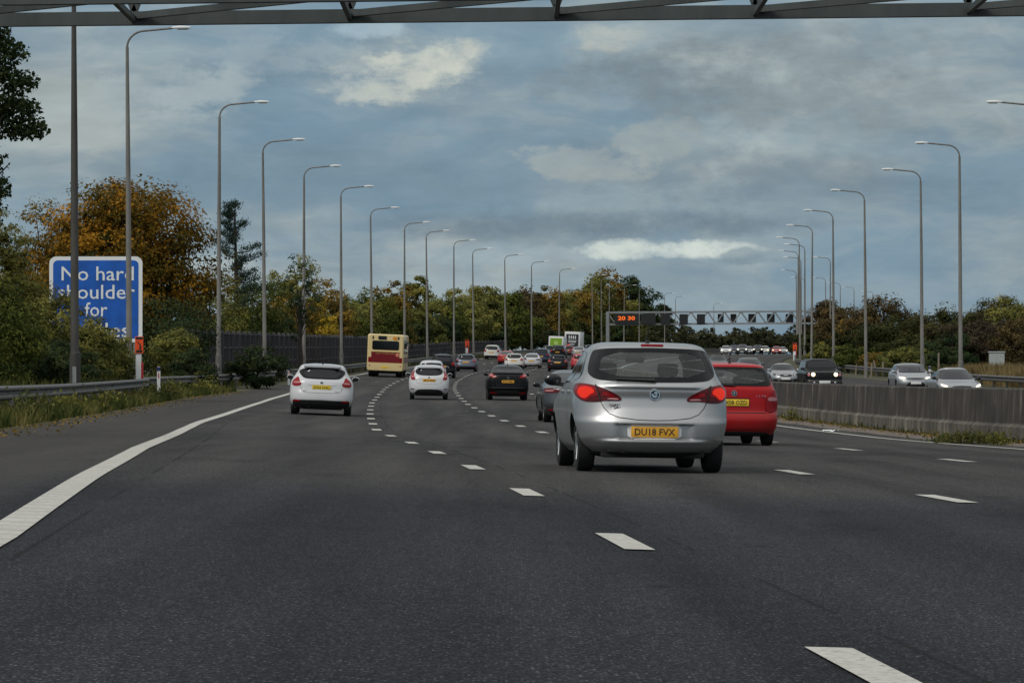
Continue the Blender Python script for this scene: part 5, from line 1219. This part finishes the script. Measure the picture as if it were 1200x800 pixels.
# ------------------------------------------------------------------ vehicles
PAINT = dict(silver=paint('silver_paint',(.40,.405,.41),.75,.34), white=paint('white_paint',(.52,.53,.54),0,.3), cream=paint('pearl_paint',(.58,.57,.53),.0,.25), red=paint('red_paint',(.36,.003,.006),.0,.28,.25,.2,.2), red2=paint('bright_red_paint',(.40,.02,.025),0,.3),
    grey=paint('grey_paint',(.10,.108,.115),.75,.28), black=paint('black_paint',(.004,.0043,.005),.0,.25,.0,.1,.15), navy=paint('navy_paint',(.018,.026,.06),.2,.25), slate=paint('slate_paint',(.10,.115,.15),.5,.3), ice=paint('ice_paint',(.33,.345,.36),.65,.36), green=paint('dark_green_paint',(.03,.05,.045),.3,.3), burg=paint('maroon_paint',(.16,.012,.018),.1,.3))
def place(root, px, y, label, cat, group, L, oncoming=False, x=None):
    """y is the depth of the end that faces the camera"""
    X = (px-600)*y/FP if x is None else x; a = heading(y+L/2)
    d = Vector((math.sin(a), math.cos(a), 0)); c = Vector((X, y, 0)) + d*L/2; off = c.x-float(AX(c.y))
    root.location = (c.x, c.y, float(gz(c.y, off)))
    e = 1.3; pf = math.atan2(float(gz(c.y+e,off)-gz(c.y-e,off)), 2*e); rl = math.atan2(float(gz(c.y,off+.7)-gz(c.y,off-.7)), 1.4)
    root.rotation_euler = (pf, -rl, -a) if not oncoming else (-pf, rl, math.pi-a)
    return tag(root, label, cat, group)
G1, G2 = 'cars heading away on the left carriageway', 'cars coming towards the viewer on the right carriageway'
place(make_car('hatchback_car', CORSA, CORSA_K, PAINT['silver'], True), 767, 37.1, 'large silver hatchback with lit brake lights nearest in the middle of the road', 'car', G1, 4.02)
place(make_car('hatchback_car', FABIA, FABIA_K, PAINT['red'], True), 860.5, 59.3, 'red boxy hatchback beside the barrier, half hidden by the silver hatchback', 'car', G1, 3.99)
place(make_car('saloon_car', SALOON, SALOON_K, PAINT['grey']), 675, 90.5, 'dark grey saloon close to the left of the silver hatchback', 'car', G1, 4.62)
place(make_car('hatchback_car', FOCUS, FOCUS_K, PAINT['white']), 375.5, 95, 'white hatchback with black lower bumper alone in the left lane', 'car', G1, 4.36)
place(make_car('hatchback_car', FIESTA, FIESTA_K, PAINT['white']), 502.5, 141, 'small white hatchback with tall red tail lights right of the bus', 'car', G1, 3.97)
place(make_car('crossover_car', CROSS_, CROSS_K, PAINT['black']), 595, 143, 'black hatchback with a ledge spoiler in the third lane', 'car', G1, 4.3)
def generic(base, pt, cat_name):
    c = copy_tree(base)
    def repaint(o):
        for s in o.material_slots:
            if s.material and s.material.name.endswith('_paint'): s.link = 'OBJECT'; s.material = PAINT[pt]
        for ch in o.children: repaint(ch)
    repaint(c); return c
gen = {}
def far_car(kind, S, K, pt, px, y, label, group, oncoming=False, nm='hatchback_car'):
    if kind not in gen: gen[kind] = c = make_car(nm, S, K, PAINT[pt])
    else: c = generic(gen[kind], pt, nm)
    place(c, px, y, label, 'car', group, S.L, oncoming); return c
HK = dict(FOCUS_K, plates=[('rear',.80,'','plate_y')], extra=[spoiler(1.395,.56,.05)]); FKK = dict(FIESTA_K, plates=[('rear',.822,'','plate_y')], extra=[])
SK = dict(SALOON_K, plates=[('rear',.70,'','plate_y')], extra=[], mirror_mat=None); VK = dict(SUV_K)
for kind, S, K, pt, px, y, lb, nm in (
    ('fi',FIESTA,FKK,'white',505,192,'white hatchback almost hidden behind the small white one with tall tail lights','hatchback_car'),
    ('su',SUV,VK,'black',518,232,'dark estate with a pale roof behind the two white hatchbacks','estate_car'),
    ('fo',FOCUS,HK,'slate',545.5,284,'blue grey hatchback in the second lane beyond the white hatchbacks','hatchback_car'),
    ('su',SUV,VK,'cream',575.5,388,'pearl white estate furthest left beside the crash rail','estate_car'),
    ('sa',SALOON,SK,'red2',592,352,'bright red saloon between the pearl estate and the white hatchback','saloon_car'),
    ('fo',FOCUS,HK,'cream',602,312,'white hatchback peeping over the roof of the black one','hatchback_car'),
    ('sa',SALOON,SK,'white',622.5,324,'low white saloon right of the black hatchback','saloon_car'),
    ('su',SUV,VK,'navy',633.5,360,'navy people carrier behind the low white saloon','people_carrier'),
    ('fo',FOCUS,HK,'black',653,297,'black hatchback with yellow plate right of the low white saloon','hatchback_car'),
    ('fi',FIESTA,FKK,'red2',679,318,'red hatchback seen just above the dark grey saloon','hatchback_car'),
    ('sa',SALOON,SK,'silver',677,425,'silver saloon ahead of the red hatchback near the white lorry','saloon_car'),
    ('fo',FOCUS,HK,'slate',689,470,'slate blue car at the silver hatchback roof, right of the lorry','hatchback_car'),
    ('fo',FOCUS,HK,'navy',641.5,425,'dark car half hidden by the navy people carrier','hatchback_car'),
    ('su',SUV,VK,'black',653,410,'black car directly below the green backed van','estate_car'),
    ('fi',FIESTA,FKK,'burg',664.5,440,'dark red car just below the white lorry','hatchback_car')):
    far_car(kind, S, K, pt, px, y, lb, G1, nm=nm)
place(make_car('coupe_car', TT, TT_K, PAINT['ice']), 921, 195, 'silver coupe with unlit lamps coming beside the dark four by four', 'car', G2, 4.04, True)
place(make_car('off_road_car', JEEP, JEEP_K, PAINT['black']), 966.5, 159, 'black boxy four by four with round lit headlamps and slotted grille', 'car', G2, 4.4, True)
far_car('gf',FOCUS,dict(GOLF_K,extra=[]),'ice',1073.5,170,'silver hatchback with lit headlamps left of the silver saloon',G2,True)
far_car('sf',SALOON,dict(FSALOON_K,extra=[]),'ice',1128,136,'silver saloon behind the barrier, rightmost of the oncoming cars',G2,True,'saloon_car')
for kind, S, K, pt, px, y, lb, nm in (
    ('gf',FOCUS,GOLF_K,'grey',880.5,236,'grey hatchback just above the red hatchback roof','hatchback_car'),
    ('sf',SALOON,FSALOON_K,'green',842,300,'greenish car roof showing between the silver and red hatchbacks','saloon_car'),
    ('gf',FOCUS,GOLF_K,'white',850.5,560,'far white car with headlamps on, leftmost of the oncoming queue','hatchback_car'),
    ('sv',SUV,dict(FSUV_K,extra=[]),'navy',860,590,'far dark blue car behind the white one with headlamps on','people_carrier'),
    ('sv',SUV,FSUV_K,'grey',869.5,540,'far grey people carrier with headlamps on in the oncoming queue','people_carrier'),
    ('gf',FOCUS,GOLF_K,'ice',877.5,610,'far pale car tucked behind the grey people carrier','hatchback_car'),
    ('sv',SUV,FSUV_K,'black',888,570,'far black car with pale bonnet in the oncoming queue','people_carrier'),
    ('gf',FOCUS,GOLF_K,'cream',895.5,590,'far small pale car with one bright lamp beside the black one','hatchback_car'),
    ('gf',FOCUS,GOLF_K,'red2',910,620,'far red car coming near the right verge','hatchback_car'),
    ('sf',SALOON,FSALOON_K,'white',918,660,'furthest white car just right of the far red one','saloon_car')):
    far_car(kind, S, K, pt, px, y, lb, G2, True, nm)

def bus():
    W, H, L = 2.5, 2.95, 9.5; root = empty('bus')
    cr = paint('cream_paint', (.72,.565,.285), 0, .35, .3); mr = paint('burgundy_paint', (.17,.012,.018), 0, .3, .2)
    b = MB(); p = rounded(W, H-.42, .16, 5); n = len(p); ys = [(-L/2+.0,.93),(-L/2+.05,.975),(-L/2+.16,1.0),(L/2-.2,1.0),(L/2,.94)]
    vs = [(x*s, y, z*(1-(1-s)*.6)+.42+(H-.42)/2) for y, s in ys for x, z in p]; fs = [(i*n+k, i*n+(k+1)%n, (i+1)*n+(k+1)%n, (i+1)*n+k) for i in range(len(ys)-1) for k in range(n)]
    fs += [tuple(range(n)), tuple((len(ys)-1)*n+k for k in range(n))[::-1]]; b.add(vs, [f[::-1] for f in fs]); bm = b
    me = bpy.data.meshes.new('t'); me.from_pydata(b.v, [], b.f); q = bmesh.new(); q.from_mesh(me); bmesh.ops.recalc_face_normals(q, faces=q.faces[:]); q.to_mesh(me); q.free(); me.name = 'body'; link('body', me, cr, root, smooth=35)
    yb = -L/2
    def pan(nm, x0, x1, z0, z1, mat, d=.02, r=.05, par=root): m = MB(); m.prism([(x+(x0+x1)/2, z+(z0+z1)/2) for x, z in rounded(x1-x0, z1-z0, r)], yb-d, yb+.03); return m.build(nm, mat, par)
    pan('lower_panel', -1.2, 1.2, .46, .98, cr, .05, .08); rb = pan('burgundy_panel', -.97, .97, 1.0, 1.72, mr, .025); pan('burgundy_panel', -1.17,-.95,1.0,1.36,mr,.022); pan('burgundy_panel', .95,1.17,1.0,1.36,mr,.022)
    text_obj('gold_lettering', 'EAST YORKSHIRE', 1.3, .09, plain('gold',(.55,.33,.08),.4), rb, (0, yb-.03, 1.63), depth=.006)
    pan('ledge', -.97,.97,1.74,1.80,cr,.05,.02); rw = pan('rear_window', -.92,.92,1.88,2.50,M['glass_dark'],.03,.1)
    pan('destination_panel', -.52,.06,2.58,2.82,M['glass_dark'],.025,.03); pan('emblem', .48,.80,2.58,2.80,plain('amber_badge',(.62,.25,.02),.5),.02,.09)
    for s in (-1, 1):
        pan('vent_slot', s*.88-.05, s*.88+.05, 2.60, 2.80, M['black'], .02, .02)
        pan('tail_light', s*1.06-.07, s*1.06+.07, 1.06, 1.28, M['red_lens'], .035, .03); pan('bumper_light', s*1.06-.06, s*1.06+.06, .74, .82, M['pink_lens'], .06, .02)
        m = MB()
        for k in range(6): y = -L/2+1.1+k*1.3; m.box((s*(W/2+.004), y, 2.1), (.02, 1.16, .9), bev=.008)
        m.build('side_windows', M['glass_dark'], root)
        m = MB(); m.box((s*(W/2+.006), .2, 1.2), (.02, L-1.2, .4), bev=.008); m.build('side_band', mr, root)
        m = MB(); m.bar((s*1.2, L/2-.1, 2.5), (s*1.5, L/2+.1, 2.35), .05, .05); m.box((s*1.5, L/2+.1, 2.15), (.2,.1,.38), bev=.03); m.build('door_mirror', M['black'], root)
        tm, rm = wheel_meshes(.45, .5, 8)
        for y in (-L/2+2.0, L/2-2.2): w = link('wheel', tm, (), root, (s*.95, y, .45)); w.rotation_euler.z = 0 if s > 0 else math.pi; link('rim', rm, (), w)
    pan('round_sticker', .70,.98,1.42,1.70,plain('sticker',(.6,.2,.12),.5),.034,.138)
    m = MB(); m.box((0,yb-.055,.68),(.5,.012,.11)); m.build('number_plate', M['plate_y2'], root)
    m = MB(); m.box((0,-.2,.36),(2.0,L-.8,.2)); m.build('underbody', M['under'], root)
    place(root, 450.5, 229, 'old cream and burgundy single deck bus in the left lane', 'bus', None, L)
bus()
def box_van(name, px, y, label, cat, W, H, L, z0, border, face, kind):
    root = empty(name); yb = -L/2
    m = MB(); m.box((0, -.4, (z0+H)/2), (W, L-1.8, H-z0), bev=.05); m.build('box_body', border, root, smooth=30)
    m = MB(); m.box((0, L/2-.9, 1.35), (W*.92, 1.8, 1.9), bev=.18); m.build('cab', border, root, smooth=40)
    yb = -.4-(L-1.8)/2
    m = MB(); m.box((0, yb-.012, z0+(H-z0)*.47), (W*.80, .03, (H-z0)*.76), bev=.006); p = m.build('rear_panel', face, root)
    zc = z0+(H-z0)*.47; hh = (H-z0)*.76
    if kind == 'lorry':
        g = MB()
        for k in range(4): g.prism([(x*1.0+(k-1.5)*.29, z+zc+hh*.25) for x, z in rounded(.15, .48, .07)], yb-.04, yb-.02)
        g.build('white_bottle_shape', M['white'], p)
        g = MB()
        for w_, dz, h_ in ((1.2,-.02,.08),(1.05,-.14,.10),(.7,-.32,.10)): g.box((0, yb-.033, zc+hh*dz), (w_, .012, h_))
        g.build('white_caption_bar', M['white'], p)
        g = MB(); g.prism([(x-.52, z+zc-hh*.40) for x, z in rounded(.36,.34,.12)], yb-.04, yb-.02); g.build('orange_spot', M['orange'], p)
    else:
        g = MB(); g.prism([(x, z+zc) for x, z in rounded(.55,.5,.12)], yb-.04, yb-.02); g.build('pale_motif', plain('pale_green',(.40,.55,.16),.5), p)
    m = MB(); m.box((0, yb+.1, z0-.16), (W*.96, .14, .22), bev=.02); bp = m.build('rear_bumper', M['black'], root)
    for s in (-1,1):
        m = MB(); m.box((s*W*.38, yb+.0, z0-.14), (.3,.05,.12)); m.build('tail_light', M['red_lens'], root)
        tm, rm = wheel_meshes(.38,.28,6)
        for y2 in (yb+1.1, L/2-1.0): w = link('wheel', tm, (), root, (s*(W/2-.2), y2, .38)); w.rotation_euler.z = 0 if s > 0 else math.pi; link('rim', rm, (), w)
    m = MB(); m.box((0,0,z0-.18),(W*.6,L-.8,.2)); m.build('chassis', M['under'], root)
    place(root, px, y, label, cat, None, L)
wp = paint('box_paint',(.72,.72,.70),0,.4,.2)
box_van('box_van', 650.5, 458, 'white box van with a lime green rear panel', 'van', 2.05, 2.55, 5.6, .85, wp, plain('lime_panel',(.20,.36,.02),.5,var=.15), 'van')
box_van('lorry', 669.5, 470, 'white lorry with a black rear panel showing four white bottle shapes', 'lorry', 2.2, 3.25, 7.0, .95, wp, plain('black_panel',(.02,.02,.025),.5), 'lorry')

# ------------------------------------------------------------------ sky, sun, camera
def world():
    w = bpy.data.worlds.new('World'); SC.world = w; w.use_nodes = True; nt = w.node_tree
    bg = nt.nodes['Background']; tc = N(nt,'ShaderNodeTexCoord'); sp = N(nt,'ShaderNodeSeparateXYZ'); nt.links.new(tc.outputs['Generated'], sp.inputs[0])
    az = math_n(nt,'ARCTAN2', sp.outputs[0], sp.outputs[1]); el = math_n(nt,'ARCSINE', sp.outputs[2])
    def vec(kx, kz):
        c = N(nt,'ShaderNodeCombineXYZ'); nt.links.new(math_n(nt,'MULTIPLY',az,kx), c.inputs[0]); nt.links.new(math_n(nt,'MULTIPLY',el,kz), c.inputs[1]); return c.outputs[0]
    sky = N(nt,'ShaderNodeTexSky'); sky.sky_type = 'NISHITA'; sky.sun_disc = False; sky.sun_elevation = SUN_EL; sky.sun_rotation = SUN_AZ; sky.dust_density = 2.0; sky.air_density = 1.2
    wv = N(nt,'ShaderNodeVectorMath', operation='MULTIPLY_ADD'); wn = N(nt,'ShaderNodeTexNoise'); wn.inputs['Scale'].default_value = 1; wn.inputs['Detail'].default_value = 3
    nt.links.new(vec(22,60), wn.inputs['Vector']); nt.links.new(wn.outputs['Color'], wv.inputs[0]); wv.inputs[1].default_value = (.9,.9,.9); nt.links.new(vec(10,30), wv.inputs[2])
    n1 = noise(nt, wv.outputs[0], 1.0, 9, .58); n2 = noise(nt, vec(11,44), 1.0, 9, .62); n3 = noise(nt, vec(52,96), 1.0, 9, .66); n0 = noise(nt, vec(5,16), 1.0, 5, .5)
    K = 1/BG
    base = ramp(nt, n1, [(.34,(.185,.285,.385)),(.46,(.235,.325,.415)),(.56,(.32,.385,.44)),(.68,(.47,.50,.51))])
    dk = ramp(nt, n2, [(.40,(1.08,1.07,1.05)),(.54,(.86,.86,.87)),(.68,(.64,.645,.66))]); base = mix(nt, .65, base, dk, 'MULTIPLY')
    big = ramp(nt, n0, [(.35,(.85,.88,.92)),(.65,(1.14,1.10,1.05))]); base = mix(nt, .8, base, big, 'MULTIPLY')
    def blob(px, py, a, b, col, k=1.0, rag=1.3, soft=.9):
        u = math_n(nt,'DIVIDE', math_n(nt,'SUBTRACT', az, math.atan((px-600)/FP)), a/FP); v = math_n(nt,'DIVIDE', math_n(nt,'SUBTRACT', el, math.atan((CY-py)/FP)), b/FP)
        d = math_n(nt,'ADD', math_n(nt,'MULTIPLY',u,u), math_n(nt,'MULTIPLY',v,v))
        d = math_n(nt,'ADD', d, math_n(nt,'MULTIPLY', math_n(nt,'SUBTRACT', n3, .5), -rag*3.4))
        mr = N(nt,'ShaderNodeMapRange', interpolation_type='SMOOTHSTEP'); mr.inputs[1].default_value = 1.0; mr.inputs[2].default_value = .75-soft*1.25; nt.links.new(d, mr.inputs[0])
        front = math_n(nt,'GREATER_THAN', sp.outputs[1], 0)
        return math_n(nt,'MULTIPLY', math_n(nt,'MULTIPLY', mr.outputs[0], front), k), col
    tex = ramp(nt, noise(nt, vec(60,120), 1.0, 9, .62), [(.32,(.82,.84,.88)),(.5,(.98,.985,.99)),(.66,(1.08,1.07,1.04))])
    for bl in (blob(150,235,200,70,(.20,.30,.395),.6,.8,1.2), blob(905,95,270,85,(.245,.275,.305),.85,.9,.9), blob(760,95,150,48,(.20,.235,.275),.75,.9,1.0), blob(470,215,320,60,(.19,.265,.345),.65,.8,1.2),
               blob(700,264,330,22,(.165,.22,.285),.9,.7,.8), blob(880,205,250,40,(.20,.245,.30),.7,.9,.9), blob(205,112,105,42,(.43,.47,.49),.75,1.3,.5), blob(330,60,120,30,(.36,.42,.47),.6,1.3,.6), blob(425,100,60,26,(.50,.52,.52),.75,1.2,.4),
               blob(485,88,140,52,(.42,.445,.455),.8,1.2,1.1), blob(512,74,85,30,(.68,.655,.58),.95,1.25,.75), blob(440,104,55,26,(.60,.59,.54),.85,1.3,.75), blob(430,32,45,18,(.46,.55,.62),.7,1.2,.5), blob(718,44,62,20,(.56,.545,.50),.8,1.3,.75), blob(690,190,95,26,(.43,.445,.44),.65,1.3,.4), blob(760,165,70,30,(.38,.41,.42),.7,1.3,.5),
               blob(600,300,150,18,(.40,.47,.52),.75,.9,.6), blob(785,292,115,15,(.72,.74,.70),.95,.9,.45), blob(868,302,30,13,(.23,.30,.36),.75,2.0,.7), blob(640,345,900,34,(.36,.44,.49),.6,.4,1.0)):
        base = mix(nt, bl[0], base, mix(nt, 1.0, bl[1], tex, 'MULTIPLY'))
    # the cloud deck is brighter overhead and towards the sun behind the camera
    up = N(nt,'ShaderNodeMapRange', interpolation_type='SMOOTHSTEP'); up.inputs[1].default_value = .11; up.inputs[2].default_value = .75; up.inputs[3].default_value = 1; up.inputs[4].default_value = 2.5; nt.links.new(sp.outputs[2], up.inputs[0])
    bk = N(nt,'ShaderNodeMapRange', interpolation_type='SMOOTHSTEP'); bk.inputs[1].default_value = .25; bk.inputs[2].default_value = -.8; bk.inputs[3].default_value = 1; bk.inputs[4].default_value = 1.2; nt.links.new(sp.outputs[1], bk.inputs[0])
    base = mix(nt, 1.0, base, (.88,.955,.955), 'MULTIPLY')
    nb = N(nt,'ShaderNodeMapRange', interpolation_type='SMOOTHSTEP'); nb.inputs[1].default_value = .1; nb.inputs[2].default_value = .35; nt.links.new(sp.outputs[2], nb.inputs[0])
    base = mix(nt, math_n(nt,'MULTIPLY',nb.outputs[0],.85), base, (.345,.34,.325))
    k = math_n(nt,'MULTIPLY', math_n(nt,'MULTIPLY', up.outputs[0], bk.outputs[0]), K)
    sc = N(nt,'ShaderNodeVectorMath', operation='SCALE'); nt.links.new(base, sc.inputs[0]); nt.links.new(k, sc.inputs[3])
    fin = mix(nt, .92, sky.outputs[0], sc.outputs[0]); nt.links.new(fin, bg.inputs[0]); bg.inputs[1].default_value = BG
SUN_EL, SUN_AZ, BG = math.radians(46), math.radians(228), .1
world()
sl = bpy.data.lights.new('sun','SUN'); sl.energy = 1.5; sl.angle = math.radians(18); sl.color = (1,.95,.88); so = bpy.data.objects.new('sun', sl); COL.objects.link(so)
sd = Vector((math.sin(SUN_AZ)*math.cos(SUN_EL), math.cos(SUN_AZ)*math.cos(SUN_EL), math.sin(SUN_EL))); so.rotation_euler = sd.to_track_quat('Z','Y').to_euler(); so.location = (0,-20,40)
cam = bpy.data.cameras.new('camera'); cam.lens = 36*FP/1200; cam.sensor_width = 36; cam.clip_start = .5; cam.clip_end = 12000
co = bpy.data.objects.new('camera', cam); COL.objects.link(co); co.location = (0,0,H0); co.rotation_euler = (math.radians(90)+math.atan((CY-400)/FP), 0, 0); SC.camera = co
vs = SC.view_settings; vs.view_transform = 'Standard'; vs.look = 'None'; vs.exposure = 0; vs.gamma = 1
SC.cycles.use_denoising = True; SC.cycles.max_bounces = 8; SC.cycles.transparent_max_bounces = 12
